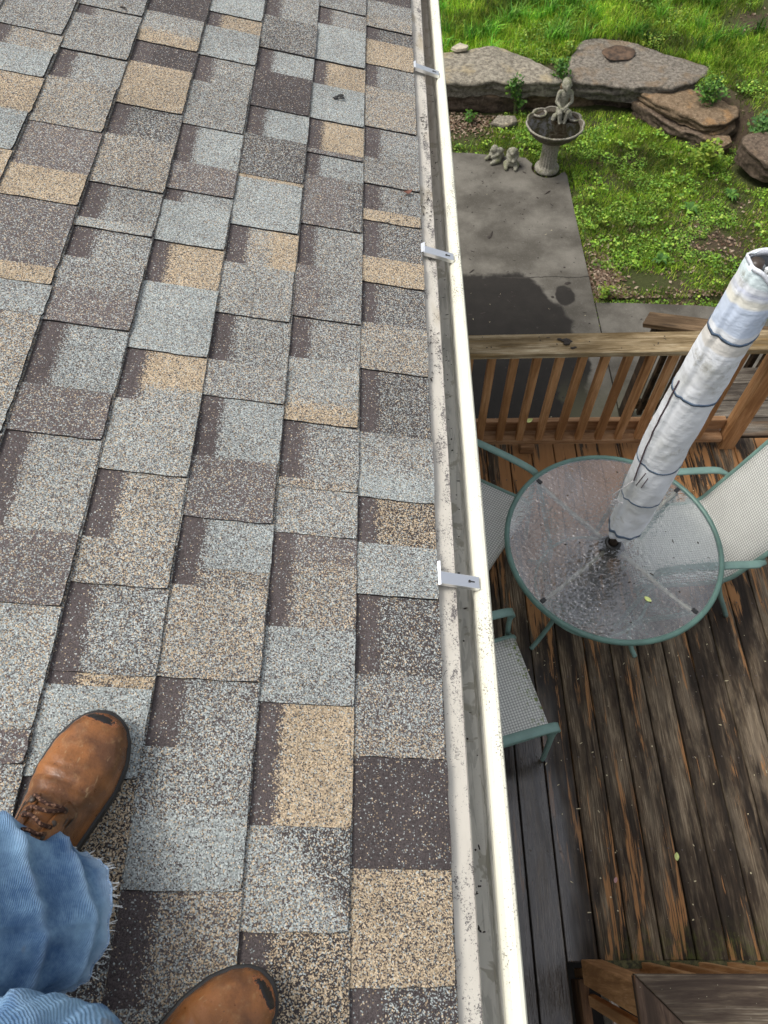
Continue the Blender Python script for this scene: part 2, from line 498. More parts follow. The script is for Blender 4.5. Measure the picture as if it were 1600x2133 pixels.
def mat_leaf(name, rough=.55, trans=.25):
    g = NT(name)
    c = g.attr('tint').outputs['Color']
    n = g.noise(g.pos(), 140., 2, .6)
    c = g.mix(1., c, g.mix(n, (.7, .7, .7), (1.3, 1.3, 1.3)), 'MULTIPLY')
    pb = g.n('BsdfPrincipled', {'Base Color': c, 'Roughness': rough, 'Specular IOR Level': .3})
    tr = g.n('BsdfTranslucent', {'Color': c})
    mx = g.n('MixShader', {0: trans, 1: pb.outputs[0], 2: tr.outputs[0]})
    g.t.links.new(mx.outputs[0], g.out.inputs[0])
    return g.m
LEAF = mat_leaf('green_leaf')
GRASS = mat_leaf('grass_blade', .6, .3)
LITTER = mat_leaf('leaf_litter', .8, .1)

def mat_rock(name, lo, hi, spot, spot_amt=.5, sandy=False):
    g = NT(name)
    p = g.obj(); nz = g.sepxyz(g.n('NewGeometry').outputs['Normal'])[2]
    n1 = g.noise(p, 3.2, 6, .65); n2 = g.noise(p, 26., 6, .7); n3 = g.noise(p, 90., 3, .7)
    lay = g.noise(g.scale(p, (7, 7, 24)), 1., 5, .65)
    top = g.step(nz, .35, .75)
    c = g.mix(g.step(n2, .34, .68), lo, hi)
    c = g.mix(g.math('MULTIPLY', g.step(n1, .5, .62), spot_amt), c, spot)
    side = g.mix(g.step(g.math('ADD', g.math('MULTIPLY', lay, .4), g.math('MULTIPLY', n2, .6)), .38, .62), tuple(x * .55 for x in lo), tuple(x * .66 for x in hi))  # darker colour on the sides, standing in for their shade
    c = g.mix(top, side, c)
    v = g.n('TexVoronoi', {'Vector': p, 'Scale': 34.}, feature='F1')
    c = g.mix(g.math('MULTIPLY', g.math('MULTIPLY', g.step(v.outputs['Distance'], .34, .2), g.step(n3, .48, .6)), g.math('MULTIPLY', top, .6)), c, (.40, .35, .25))
    c = g.mix(g.math('MULTIPLY', g.step(n3, .42, .34), .5), c, (.035, .03, .024))
    h = g.math('ADD', g.math('ADD', n2, g.math('MULTIPLY', n3, .5)), g.math('MULTIPLY', lay, .5))
    return g.pbr(c, .92, g.bump(h, .9, .025), spec=.25)
ROCK_A = mat_rock('limestone_tan', (.15, .13, .10), (.40, .36, .28), (.47, .37, .20), .45)
ROCK_B = mat_rock('limestone_grey', (.11, .096, .078), (.30, .265, .215), (.22, .14, .07), .45)
ROCK_C = mat_rock('sandstone_orange', (.14, .095, .055), (.30, .215, .135), (.36, .20, .08), .6)
ROCK_D = mat_rock('sandstone_brown', (.09, .065, .045), (.21, .155, .11), (.26, .17, .09), .4)

def mat_caststone(name, lo, hi, moss):
    g = NT(name)
    p = g.obj(); n1 = g.noise(p, 9., 5, .65); n2 = g.noise(p, 70., 4, .7)
    c = g.mix(g.step(n2, .3, .7), lo, hi)
    c = g.mix(g.step(n1, .5, .66, 0., .75), c, moss)
    return g.pbr(c, .9, g.bump(n2, .6, .006), spec=.25)
CAST = mat_caststone('cast_stone', (.15, .135, .105), (.34, .32, .26), (.12, .125, .05))
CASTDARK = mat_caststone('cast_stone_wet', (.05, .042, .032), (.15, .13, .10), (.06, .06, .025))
CASTFIG = mat_caststone('cast_stone_mossy', (.14, .13, .10), (.33, .32, .25), (.13, .14, .06))

def mat_water():
    g = NT('dark_water')
    n = g.noise(g.obj(), 14., 2, .5)
    return g.pbr((.012, .009, .005), .03, g.bump(n, .05, .004), spec=.6)
WATER = mat_water()

def mat_glass():
    g = NT('obscured_glass')
    p = g.obj()
    warp = g.noise(p, 24., 3, .55, 0, True)
    pw = g.vmath('ADD', p, g.vmath('SCALE', warp, scale=.035))
    v = g.n('TexVoronoi', {'Vector': g.scale(pw, (40., 70., 40.)), 'Scale': 1., 'Smoothness': .6}, feature='SMOOTH_F1')
    n = g.noise(g.scale(pw, (46., 80., 46.)), 1., 1, .5)
    h = g.math('ADD', v.outputs['Distance'], g.math('MULTIPLY', n, .9))
    soft = g.noise(p, 3.2, 3, .6)
    nr = g.bump(h, .9, .0070)
    nr2 = g.bump(h, .8, .0042)
    rf = g.n('BsdfRefraction', {'Color': (.93, .97, .96, 1), 'Roughness': .02, 'IOR': 1.40, 'Normal': nr})
    tp = g.n('BsdfTransparent', {'Color': (.93, .96, .955, 1)})
    m1 = g.n('MixShader', {0: .42, 1: rf.outputs[0], 2: tp.outputs[0]})
    gl = g.n('BsdfGlossy', {'Color': (1, 1, 1, 1), 'Roughness': .06, 'Normal': nr2})
    fr = g.n('Fresnel', {'IOR': 1.85, 'Normal': nr2})
    fac = g.math('ADD', g.math('MULTIPLY', fr.outputs[0], 1.4), g.step(soft, .35, .7, 0.02, .10), clamp=True)
    m2 = g.n('MixShader', {0: fac, 1: m1.outputs[0], 2: gl.outputs[0]})
    # pale diffuse film, painting in the silvery look of reflected sky
    df = g.n('BsdfDiffuse', {'Color': (.55, .55, .53, 1)})
    m3 = g.n('MixShader', {0: g.step(soft, .35, .70, .01, .07), 1: m2.outputs[0], 2: df.outputs[0]})
    g.t.links.new(m3.outputs[0], g.out.inputs[0])
    return g.m
GLASS = mat_glass()

def mat_sling():
    g = NT('woven_sling')
    U = g.sepxyz(g.uv())
    w = .0125
    def line(c):
        f = g.math('FRACT', g.math('DIVIDE', c, w))
        return g.math('MAXIMUM', g.step(f, .78, .84), g.step(f, .06, .0))
    lx = line(U[0]); ly = line(U[1])
    l = g.math('MAXIMUM', lx, ly)
    n = g.noise(g.obj(), 18., 5, .6)
    c = g.mix(n, (.62, .62, .58), (.78, .78, .74))
    c = g.mix(g.math('MULTIPLY', l, .78), c, (.15, .155, .15))
    P = g.sepxyz(g.obj())
    mz = g.math('MULTIPLY', g.step(P[0], .14, .23), g.step(g.noise(g.obj(), 55., 4, .75), .52, .6))
    mo = g.n('Attribute', None, attribute_name='moss', attribute_type='OBJECT').outputs['Fac']
    c = g.mix(g.math('MULTIPLY', g.math('MULTIPLY', mz, mo), .9), c, (.16, .22, .03))
    dirt = g.step(g.noise(g.obj(), 120., 3, .7), .66, .7, 0, .6)
    c = g.mix(dirt, c, (.12, .11, .08))
    return g.pbr(c, .8, g.bump(l, .4, -.0015), spec=.25)
SLING = mat_sling()

def mat_umbrella():
    g = NT('umbrella_canvas')
    p = g.obj(); P = g.sepxyz(p)
    z = g.math('ADD', P[2], g.math('MULTIPLY', g.math('SUBTRACT', g.noise(p, 5., 3, .6), .5), .035))
    n1 = g.noise(g.scale(p, (1, 1, 1)), 8., 5, .65)
    c = (.82, .845, .88)
    # printed bands: blue-grey, lilac and beige
    for z0, z1, col, am in ((2.02, 2.08, (0.672, 0.624, 0.54), 0.68), (2.10, 2.20, (0.494, 0.607, 0.808), 0.637), (2.20, 2.225, (0.86, 0.816, 0.66), 0.68), (2.235, 2.25, (0.569, 0.607, 0.759), 0.595),
                            (2.27, 2.36, (0.618, 0.766, 0.759), 0.595), (2.36, 2.42, (0.72, 0.672, 0.576), 0.51), (2.44, 2.50, (0.696, 0.648, 0.72), 0.595), (2.52, 2.58, (0.544, 0.726, 0.734), 0.51), (2.60, 2.76, (0.696, 0.654, 0.6), 0.595),
                            (2.79, 2.98, (0.618, 0.792, 0.877), 0.595), (3.02, 3.07, (0.72, 0.684, 0.624), 0.51), (3.09, 3.19, (0.593, 0.779, 0.877), 0.595), (3.2, 3.24, (0.68, 0.818, 0.877), 0.425), (3.27, 3.5, (0.744, 0.744, 0.72), 0.68)):
        b = g.math('MULTIPLY', g.step(z, z0 - .006, z0 + .006), g.step(z, z1 + .006, z1 - .006))
        c = g.mix(g.math('MULTIPLY', b, am), c, col)
    grime = g.math('MULTIPLY', g.step(n1, .52, .7), g.step(g.noise(p, 40., 4, .7), .38, .6))
    c = g.mix(g.math('MULTIPLY', grime, .6), c, (.30, .28, .21))
    sm = g.step(g.noise(p, 3.1, 3, .6), .5, .62, 0., .4)
    c = g.mix(g.math('MULTIPLY', sm, g.step(z, 2.95, 2.6)), c, (.36, .36, .31))
    h = g.math('ADD', g.noise(g.scale(p, (8, 8, 22)), 1., 4, .6), g.math('MULTIPLY', n1, .6))
    return g.pbr(c, .85, g.bump(h, .5, .012), spec=.2)
CANVAS = mat_umbrella()
BANDM = simple('printed_dark_band', (.085, .125, .185), .85, var=.25, bscale=60)

def mat_denim():
    g = NT('washed_denim')
    U = g.sepxyz(g.uv()); p = g.obj()
    wob = g.math('MULTIPLY', g.noise(p, 30., 3, .6), .006)
    t = g.math('ADD', g.math('ADD', g.math('MULTIPLY', U[0], .35), U[1]), wob)
    f = g.math('SINE', g.math('MULTIPLY', t, 6.2832 / .0021))
    n1 = g.noise(p, 12., 5, .62); n2 = g.noise(p, 160., 3, .7)
    fade = g.math('ADD', g.math('MULTIPLY', n1, .9), g.math('MULTIPLY', n2, .25))
    c = g.mix(g.step(fade, .35, .78), (.030, .092, .225), (.24, .40, .57))
    c = g.mix(g.math('MULTIPLY', g.step(f, -.3, .9), .13), c, (.45, .58, .74))
    cv = g.attr('fade').outputs['Fac']
    c = g.mix(g.math('MULTIPLY', cv, .7), c, (.47, .60, .74))
    st = g.step(g.noise(p, 16., 3, .6), .63, .68, 0., .5)
    c = g.mix(st, c, (.20, .20, .20))
    return g.pbr(c, .9, g.bump(g.math('ADD', f, g.math('MULTIPLY', n2, 1.5)), .4, .0008), spec=.15)
DENIM = mat_denim()
FRAY = simple('frayed_threads', (.72, .74, .74), .9)
SEAM = simple('faded_hem', (.30, .42, .58), .9, var=.25, bscale=90, bstr=.4)

def mat_leather():
    g = NT('worn_brown_leather')
    U = g.sepxyz(g.uv()); p = g.obj()
    n1 = g.noise(p, 16., 5, .6); n2 = g.noise(p, 70., 5, .68); n3 = g.noise(p, 190., 4, .75)
    c = g.mix(g.step(n1, .35, .66), (.095, .036, .011), (.285, .108, .029))
    c = g.mix(g.step(n2, .52, .72, 0., .4), c, (.33, .195, .085))
    c = g.mix(g.step(n2, .42, .30, 0., .55), c, (.07, .028, .012))
    sc = g.noise(g.scale(p, (40, 160, 60)), 1., 3, .6, 1.5)
    c = g.mix(g.math('MULTIPLY', g.step(sc, .66, .70), .5), c, (.40, .27, .14))
    c = g.mix(g.math('MULTIPLY', g.step(sc, .30, .26), .6), c, (.04, .018, .01))
    # scuffed orange flanks and toe
    edge = g.attr('edge').outputs['Fac']
    ew = g.math('ADD', edge, g.math('MULTIPLY', g.math('SUBTRACT', n2, .5), .5))
    c = g.mix(g.step(ew, .45, .80, 0., .75), c, (.31, .115, .038))
    torn = g.attr('torn').outputs['Fac']
    tw = g.math('ADD', torn, g.math('MULTIPLY', g.math('SUBTRACT', g.math('ADD', n2, g.math('MULTIPLY', g.math('SUBTRACT', n3, .5), 1.6)), .5), .95))
    c = g.mix(g.step(tw, .38, .50, 0., .9), c, (.33, .11, .035))
    c = g.mix(g.step(tw, .56, .62), c, (.010, .008, .008))
    h = g.math("ADD", g.math("ADD", g.math("MULTIPLY", n2, .5), g.math("MULTIPLY", n3, .25)), g.math('MULTIPLY', g.step(tw, .50, .60), -1.5))
    return g.pbr(c, g.step(n2, .3, .7, .26, .5), g.bump(h, .6, .004), spec=.55)
LEATHER = mat_leather()

def mat_lace():
    g = NT('speckled_lace')
    p = g.obj(); n = g.n('TexVoronoi', {'Vector': p, 'Scale': 420.}, feature='F1')
    c = g.mix(g.step(g.sepxyz(n.outputs['Color'])[0], .7, .8), (.045, .022, .016), (.20, .11, .07))
    return g.pbr(c, .8, g.bump(n.outputs[0], .6, .0015), spec=.2)
LACE = mat_lace()
GRANULE = mat_granules()
GRANULE_PLAIN = mat_granules(True)
BARK = simple('bark', (.07, .05, .035), .95, var=.4, bscale=18, bstr=.8)
SKIN = simple('skin', (.50, .30, .22), .6)
# ------------------------------------------------------------------ roof
SHINGLES = [
 (2.63, [(2.48,'T','K'),(2.323,'T','G','Y',0,-1,-0.45),(2.25,'R','D'),(2.119,'T','T'),(2.006,'R','G'),(1.821,'T','Y'),(1.689,'R','G'),(1.586,'T','G'),(1.49,'R','G'),(1.451,'T','T'),(1.328,'R','D'),(1.246,'T','T'),(1.125,'R','D'),(0.997,'T','Y'),(0.841,'R','D'),(0.699,'T','G','B',0,-1,-0.4),(0.607,'R','X'),(0.512,'T','B'),(0.378,'R','D'),(0.256,'T','G','Y',0,-1,-0.3),(0.11,'P','K'),(-0.023,'T','T'),(-0.092,'R','D'),(-0.146,'T','G')]),
 (2.608, [(2.361,'T','G'),(2.262,'R','G'),(2.073,'T','B'),(1.955,'R','T'),(1.798,'T','B'),(1.671,'R','T'),(1.654,'T','M'),(1.57,'R','B'),(1.392,'T','M','D',0.9,0,0.62),(1.258,'R','G'),(1.106,'T','M','G',1,0,0.4),(0.996,'R','G'),(0.842,'T','L','T',0,-1,-0.28),(0.717,'R','M','G',1,0,0.4),(0.699,'T','Y'),(0.608,'P','L'),(0.442,'R','Y','M',0,1,0.7),(0.325,'T','B'),(0.159,'R','T'),(0.036,'T','L','D',0.8,0.6,0.85),(-0.093,'R','X'),(-0.154,'T','B')]),
 (2.52, [(2.23,'R','G'),(2.06,'T','D'),(1.952,'R','B'),(1.789,'T','K'),(1.672,'R','B'),(1.517,'T','D'),(1.504,'P','T'),(1.341,'T','B'),(1.223,'R','Y','T',1,0,0.6),(1.077,'T','L'),(0.955,'R','G'),(0.869,'T','L'),(0.737,'R','B'),(0.617,'T','M'),(0.528,'R','B'),(0.495,'R','Y'),(0.35,'T','Y'),(0.253,'R','G'),(0.08,'T','G','B',0,-1,-0.5),(-0.041,'R','Y'),(-0.148,'T','G')]),
 (2.431, [(2.172,'T','B'),(2.098,'R','T'),(1.951,'T','B'),(1.834,'R','G'),(1.651,'T','G'),(1.51,'R','B'),(1.413,'T','M'),(1.372,'R','B'),(1.245,'T','B'),(1.125,'R','T'),(0.95,'T','B'),(0.833,'R','T','L',0,-1,-0.3),(0.685,'T','L'),(0.559,'R','Y'),(0.482,'T','Y'),(0.347,'R','G'),(0.328,'R','T'),(0.208,'T','B'),(0.032,'R','X'),(-0.123,'T','D')]),
 (2.341, [(2.094,'P','K'),(1.946,'T','L','T',0,-1,-0.4),(1.85,'R','K'),(1.672,'T','T'),(1.552,'R','D'),(1.38,'T','Y'),(1.268,'R','G'),(1.241,'T','L'),(1.151,'R','G'),(0.981,'T','G','M',0,-1,-0.5),(0.834,'R','B'),(0.735,'T','M'),(0.557,'R','L'),(0.438,'T','M'),(0.263,'P','L'),(0.22,'T','M'),(0.124,'R','L'),(-0.015,'T','G')]),
 (2.248, [(2.042,'T','G'),(1.995,'R','G'),(1.832,'T','G'),(1.712,'R','G'),(1.536,'T','Y'),(1.386,'P','M'),(1.288,'T','T'),(1.105,'P','M'),(1.06,'T','T'),(0.984,'P','B'),(0.769,'P','Y'),(0.721,'T','L'),(0.538,'R','G'),(0.39,'T','L')]),
 (2.154, [(1.871,'T','G'),(1.791,'R','Y'),(1.685,'T','B'),(1.551,'P','T'),(1.415,'T','B'),(1.293,'P','T'),(1.185,'R','G'),(1.041,'T','M')]),
]
PITCH = R(15.3)
CS, SN = math.cos(PITCH), math.sin(PITCH)
NRM = Vector((SN, 0, CS)); DWN = Vector((CS, 0, -SN))
ROOT = Vector((0, 0, 4.8)) - 1.055 * NRM
def RP(u, v, n=0.0): return ROOT + DWN * u + Vector((0, v, 0)) + NRM * n
COURSE = [.369, .229, .089, -.058, -.2, -.35, -.502, -.656, -.80, -.95, -1.10]
TONE = {'K': (.05, .03, .34), 'M': (.22, .09, .72), 'D': (.28, .09, .28), 'G': (.46, .12, .50), 'L': (.54, .17, .58),
        'B': (.72, .07, .50), 'T': (.10, .66, .34), 'Y': (.36, .27, .50), 'X': (.12, .42, .14)}
house = thing('house', 'white house with a low roof of mixed brown, tan and blue-grey asphalt shingles', 'house', RP(0, 1.2, -.05))
HINV = Matrix.Translation(-house.location)

def slab_pts(u0, u1, v0, v1, rnd, ragged=True):
    """outline seen from above, starting uphill-near; near edge, downhill edge, far edge, uphill edge"""
    pts = []
    nn_ = 9
    rc = .006
    for i in range(nn_):                       # near edge v0, uphill -> downhill
        t = i / nn_
        pts.append((u0 + (u1 - u0 - rc) * t, v0 + rnd.uniform(-.0012, .0012)))
    pts.append((u1 - rc * .3, v0 + rc * .3))
    for i in range(1, nn_):
        t = i / nn_
        pts.append((u1 + rnd.uniform(-.0010, .0008), v0 + (v1 - v0) * t))
    pts.append((u1, v1)); pts.append((u0, v1))
    return pts

rnd = random.Random(4)
N_SH = 0
def shingle(k, v0, v1, kind, ca, cb=None, cut=None):
    global N_SH
    u1, u0 = COURSE[k], COURSE[k + 1]
    u1 += rnd.uniform(-.0012, .0012)
    tab = kind == 'T'
    lift = .0034 if tab else .0
    if kind == 'P': lift = .0018
    jt = rnd.uniform(-.0006, .0006)
    top0, top1 = -.0062 + lift + jt, .0006 + lift + jt
    bot = -.0115
    if tab: v0 -= .0
    pts = slab_pts(u0 - .012, u1 - (0.0022 if tab and rnd.random() < .55 else 0), v0, v1 + (.0 if tab else .0), rnd)
    n = len(pts)
    def hh(u): return top0 + (top1 - top0) * (u - u0) / (u1 - u0)
    c = RP((u0 + u1) / 2, (v0 + v1) / 2, 0)
    vs = [RP(u, v, hh(u)) - c for u, v in pts] + [RP(u, v, hh(u) + bot) - c for u, v in pts]
    fs = [tuple(range(n))] + [(i, i + n, (i + 1) % n + n, (i + 1) % n) for i in range(n)]
    me = bpy.data.meshes.new('shingle')
    me.from_pydata([tuple(p) for p in vs], [], fs)
    me.update()
    uvl = me.uv_layers.new(name='UVMap')
    uvp = [((u - u0) / (u1 - u0), (v - v0) / (v1 - v0)) for u, v in pts] * 2
    for l in me.loops: uvl.data[l.index].uv = uvp[l.vertex_index]
    o = link('shingle', me, [GRANULE, ASPHALT_EDGE], roof_deck)
    for p in me.polygons[1:]: p.material_index = 1
    o.location = c - house.location - roof_deck.location
    a = TONE[ca]; b = TONE[cb] if cb else a
    jit = [rnd.uniform(.88, 1.12) for _ in range(3)]
    o['mix_a'] = [x * j for x, j in zip(a, jit)]
    o['mix_b'] = [x * j for x, j in zip(b, jit)]
    o['cut'] = [float(x) for x in (cut or (0, 0, 9))]
    o['strip'] = rnd.uniform(.24, .30) if kind == 'R' else -1.0
    N_SH += 1

vs = []
for u, n in ((-4.2, -.012), (.366, -.012), (.366, -.030), (-4.2, -.030)):
    vs += [RP(u, -2.2, n) - house.location, RP(u, 5.2, n) - house.location]
roof_deck = pymesh('roof', vs, [(0, 2, 3, 1), (2, 4, 5, 3), (4, 6, 7, 5), (6, 0, 1, 7), (0, 6, 4, 2), (1, 3, 5, 7)], GRANULE_PLAIN, house)

for k in range(9):
    if k < len(SHINGLES): vtop, rows = SHINGLES[k]
    else: vtop, rows = 2.9, []
    if rows:
        v = vtop
        for row in rows:
            v2, kind, ca = row[:3]
            cb = row[3] if len(row) > 3 else None
            shingle(k, v2, v, kind, ca, cb, row[4:7] if cb else None)
            v = v2
    else: v = vtop
    # on past the photographed stretch, both ways
    lo, hi = (-.55, 3.05)
    t = vtop; s = 0
    while t < hi:
        L = rnd.uniform(.06, .17); shingle(k, t, t + L, 'RT'[s % 2], rnd.choice('KMDGLBTYX')); t += L; s += 1
    t = v; s = 0
    while t > (lo if k < 7 else .9):
        L = rnd.uniform(.07, .17); shingle(k, t - L, t, 'RT'[s % 2], rnd.choice('MDGLBYX')); t -= L; s += 1

# asphalt backing of each course: shows as the second thin line under the tabs
for k in range(9):
    u1 = COURSE[k]
    a_, b_ = RP(u1 - .03, -.55, -.004), RP(u1 + .0012, -.55, -.0012)
    c_, d_ = RP(u1 + .0012, -.55, -.010), RP(u1 - .03, -.55, -.010)
    e = Vector((0, 3.6, 0))
    vs = [a_, b_, c_, d_, a_ + e, b_ + e, c_ + e, d_ + e]
    pymesh('shingle_backing', [p - house.location for p in vs], [(0, 1, 5, 4), (1, 2, 6, 5), (2, 3, 7, 6), (3, 0, 4, 7), (0, 3, 2, 1), (4, 5, 6, 7)], GRANULE_PLAIN, roof_deck)

# gutter apron: the painted flange under the last course
def ribbon(name, prof, y0, y1, mat, parent, thick=.0014, seg=60, wob=0., org=(0, 0, 0)):
    vs, fs = [], []
    m = len(prof)
    for j in range(seg + 1):
        y = y0 + (y1 - y0) * j / seg
        for i, (x, z) in enumerate(prof):
            dz = wob * (noise.noise((i * .3, y * 2.2, 1.7))) 
            vs.append((x + dz - org[0], y - org[1], z + dz - org[2]))
    for j in range(seg):
        for i in range(m - 1):
            a = j * m + i
            fs.append((a, a + m, a + m + 1, a + 1))
    o = pymesh(name, vs, fs, mat, parent, False)
    md = o.modifiers.new('t', 'SOLIDIFY'); md.thickness = thick; md.offset = 0
    return o
e0 = RP(.33, 0, -.0125); e1 = RP(.405, 0, -.0125)
HL = house.location
ribbon('gutter_apron', [(e0.x, e0.z), (e1.x, e1.z), (e1.x + .0015, e1.z - .004), (e1.x - .001, e1.z - .014)], -1.2, 4.2, APRON, house, org=HL, wob=.0012)
# fascia, soffit and wall below the eave
box('fascia', Vector((.035, 1.5, 3.585)) - HL, (.022, 6.2, .17), SIDING, house)
box('soffit', Vector((-.17, 1.5, 3.505)) - HL, (.384, 6.2, .012), SIDING, house)
box('wall', Vector((-.42, 1.5, 1.75)) - HL, (.12, 6.2, 3.5), SIDING, house)

# rain gutter with its hangers
gut = thing('rain_gutter', 'cream white metal rain gutter along the roof edge, dirt streaked inside, with three hanger straps', 'gutter', (.10, 1.2, 3.57))
GL = gut.location
inner = [(.047, 3.655), (.047, 3.572), (.050, 3.568), (.139, 3.568), (.143, 3.573), (.1445, 3.590), (.1485, 3.604), (.156, 3.618), (.1625, 3.632), (.1645, 3.648)]
ribbon('trough', inner, -1.2, 4.2, GUTTER, gut, org=GL, wob=.0015)
lipp = [(.1660, 3.640), (.1674, 3.6580), (.1650, 3.6615), (.1600, 3.6625), (.1500, 3.6600), (.1425, 3.6530), (.1412, 3.6470)]  # lip widened inward, standing in for the lit top of the inner wall
ribbon('lip', lipp, -1.2, 4.2, LIP, gut, org=GL, wob=.0010)
for j, y in enumerate((2.158, 1.380, .554)):
    hg = bmesh.new()
    def B(c, s, rot=None): bm_box(hg, Vector(c), s, rot, .0006)
    w = .021
    x0, x1 = .081, .1480
    zc = lambda x: 3.690 + (3.6665 - 3.690) * (x - x0) / (x1 - x0)
    tilt = Matrix.Rotation(math.atan2(3.690 - 3.6665, x1 - x0), 4, 'Y')
    B(((x0 + x1) / 2, y, (zc(x0) + zc(x1)) / 2), (.074, w, .0016), tilt)
    B(((x0 + x1) / 2, y - w / 2, (zc(x0) + zc(x1)) / 2 - .004), (.074, .0014, .010), tilt)
    B(((x0 + x1) / 2, y + w / 2, (zc(x0) + zc(x1)) / 2 - .004), (.074, .0014, .010), tilt)
    for dy in (-.004, .004): B(((x0 + x1) / 2 - .012, y + dy, (zc(x0) + zc(x1)) / 2 + .0016), (.045, .0026, .0034), tilt)
    bmesh.ops.translate(hg, verts=hg.verts, vec=-Vector((x0, y, 3.68)))
    h = bm_obj('hanger', hg, ALU, gut); h.location = Vector((x0, y, 3.68)) - GL
    sl = bmesh.new()
    bm_box(sl, (.056, .0, zc(.137) - 3.68 + .0012), (.009, .002, .0012), tilt)
    bmesh.ops.create_cone(sl, cap_ends=True, segments=12, radius1=.0026, radius2=.0026, depth=.0013, matrix=Matrix.Translation((.0515, 0, zc(.1325) - 3.68 + .0012)) @ tilt)
    bm_obj('screw_slot', sl, DARKSLOT, h)
    # upright wing at the house end
    wg = bmesh.new()
    bm_box(wg, (-.002, .008, .006 + .003), (.010, .045 if j == 2 else .03, .0014), Matrix.Rotation(R(-28), 4, 'Y'), .0004)
    bm_obj('wing', wg, ALU, h)
# ------------------------------------------------------------------ ground
DZ = 1.09
def wall_y(x):
    pts = [(-30, 8.5), (3.2, 8.5), (3.6, 7.95), (4.2, 7.25), (5.2, 6.5), (9, 5.6), (40, 5)]
    for (xa, ya), (xb, yb) in zip(pts, pts[1:]):
        if x <= xb: return ya + (yb - ya) * (x - xa) / (xb - xa)
    return 5.
def ground_z(x, y):
    d = y - wall_y(x)
    t = min(1., max(0., (d + .06) / .30)); t = t * t * (3 - 2 * t)
    n = noise.noise((x * 1.4, y * 1.4, 0)) * .030 + noise.noise((x * 5, y * 5, 3)) * .012
    inp = 1.0 if (x < 1.95 and y < 7.6) or (x < 3.5 and y < 5.25) else 0.
    return -.035 + .012 + (n + .008) * (1 - inp) + t * (.27 + .035 * min(max(0, d), 12)) - (.03 if inp else 0)
xs = sorted(set([-200, -90, -40, -18, -9, -4, -1.5] + [round(-.5 + .09 * i, 3) for i in range(77)] + [7.5, 9, 12, 18, 30, 60, 120, 220]))
ys = sorted(set([-200, -80, -30, -10, -3, 0, 2, 3.5] + [round(4.3 + .09 * i, 3) for i in range(84)] + [12.6, 14, 17, 22, 30, 45, 80, 150, 300]))
vs = [(x, y, ground_z(x, y)) for y in ys for x in xs]
nx = len(xs)
fs = [(j * nx + i, j * nx + i + 1, (j + 1) * nx + i + 1, (j + 1) * nx + i) for j in range(len(ys) - 1) for i in range(nx - 1)]
gr = pymesh('ground', vs, fs, SOIL, None, True); tag(gr, kind='structure')

# concrete patio: two slabs with a joint, one bitten round at the bird bath
def slab(name, outline, z0, z1, mat):
    n = len(outline)
    vs = [(x, y, z1) for x, y in outline] + [(x, y, z0) for x, y in outline]
    fs = [tuple(range(n))] + [(i, i + n, (i + 1) % n + n, (i + 1) % n) for i in range(n)]
    o = pymesh(name, vs, fs, mat)
    o.data.validate()
    return o
bite = [(1.70 + .165 * math.cos(R(a)), 7.235 + .165 * math.sin(R(a))) for a in range(150, 341, 15)]
out1 = [(-1.2, -3.), (1.893, -3.), (1.893, 4.5), (1.894, 5.6), (1.892, 6.5), (1.898, 7.10), (1.885, 7.165)] + bite[::-1] + [(1.53, 7.36), (1.49, 7.43), (1.2, 7.47), (.9, 7.53), (.4, 7.56), (-1.2, 7.6)]
tag(slab('patio_slab', out1, -.09, .0, CONCRETE), kind='structure')
out2 = [(1.905, -3.), (3.55, -3.), (3.55, 4.7), (3.42, 4.95), (3.2, 5.07), (2.9, 5.14), (2.5, 5.17), (2.2, 5.19), (1.907, 5.20)]
tag(slab('patio_slab', out2, -.09, -.004, CONCRETE), kind='structure')

# ------------------------------------------------------------------ deck
deck = thing('wooden_deck', 'weathered dark wooden deck of long boards with orange worn streaks under the patio table', 'deck', (1.5, 1.3, 0))
DL = Vector(deck.location)
rb = random.Random(9)
bw = .1393
def board(name, p0, p1, w, th, mat, parent, rz=0., bev=.004, org=(0, 0, 0)):
    """board lying between p0 and p1 (along x or y)"""
    p0, p1 = Vector(p0), Vector(p1)
    c = (p0 + p1) / 2; d = p1 - p0
    if abs(d.x) > abs(d.y): s = (abs(d.x), w, th)
    else: s = (w, abs(d.y), th)
    o = box(name, c - Vector(org), s, mat, parent, None, bev)
    if rz: o.rotation_euler = (0, 0, rz)
    return o
k0 = -6
for k in range(k0, 22):
    xc = .596 + bw * k + bw / 2
    if xc > 3.6: break
    y1 = 2.80 if xc < 2.14 else 2.80
    y0 = .012 if xc > .80 else -1.1
    g_ = rb.uniform(.004, .0085)
    dz = rb.uniform(-.0022, .0022)
    board('deck_board', (xc, y0 + rb.uniform(-.004, .004), DZ - .019 + dz), (xc, y1, DZ - .019 + dz), bw - g_, .038, DECKWOOD, deck, rb.uniform(-.0008, .0008), org=DL)
for y in (-.9, -.45, .05, .45, .86, 1.27, 1.68, 2.09, 2.5, 2.76):
    x1 = 3.55 if y > 0 else .78
    board('joist', (-.3, y, DZ - .14), (x1, y, DZ - .14), .04, .19, STAIR_X, deck, org=DL)
board('rim_joist', (.80, -.03, DZ - .10), (3.55, -.03, DZ - .10), .038, .18, RAIL_X, deck, org=DL)
board('rim_joist', (.80, -1.1, DZ - .10), (.80, -.052, DZ - .10), .038, .18, RAIL_Y, deck, org=DL)
for x, y in ((.3, 2.7), (2.1, 2.66), (3.45, 2.66), (3.45, .1), (1.2, .1)):
    box('deck_post', Vector((x, y, .40)) - DL, (.09, .09, .93), STAIR_Z, deck)
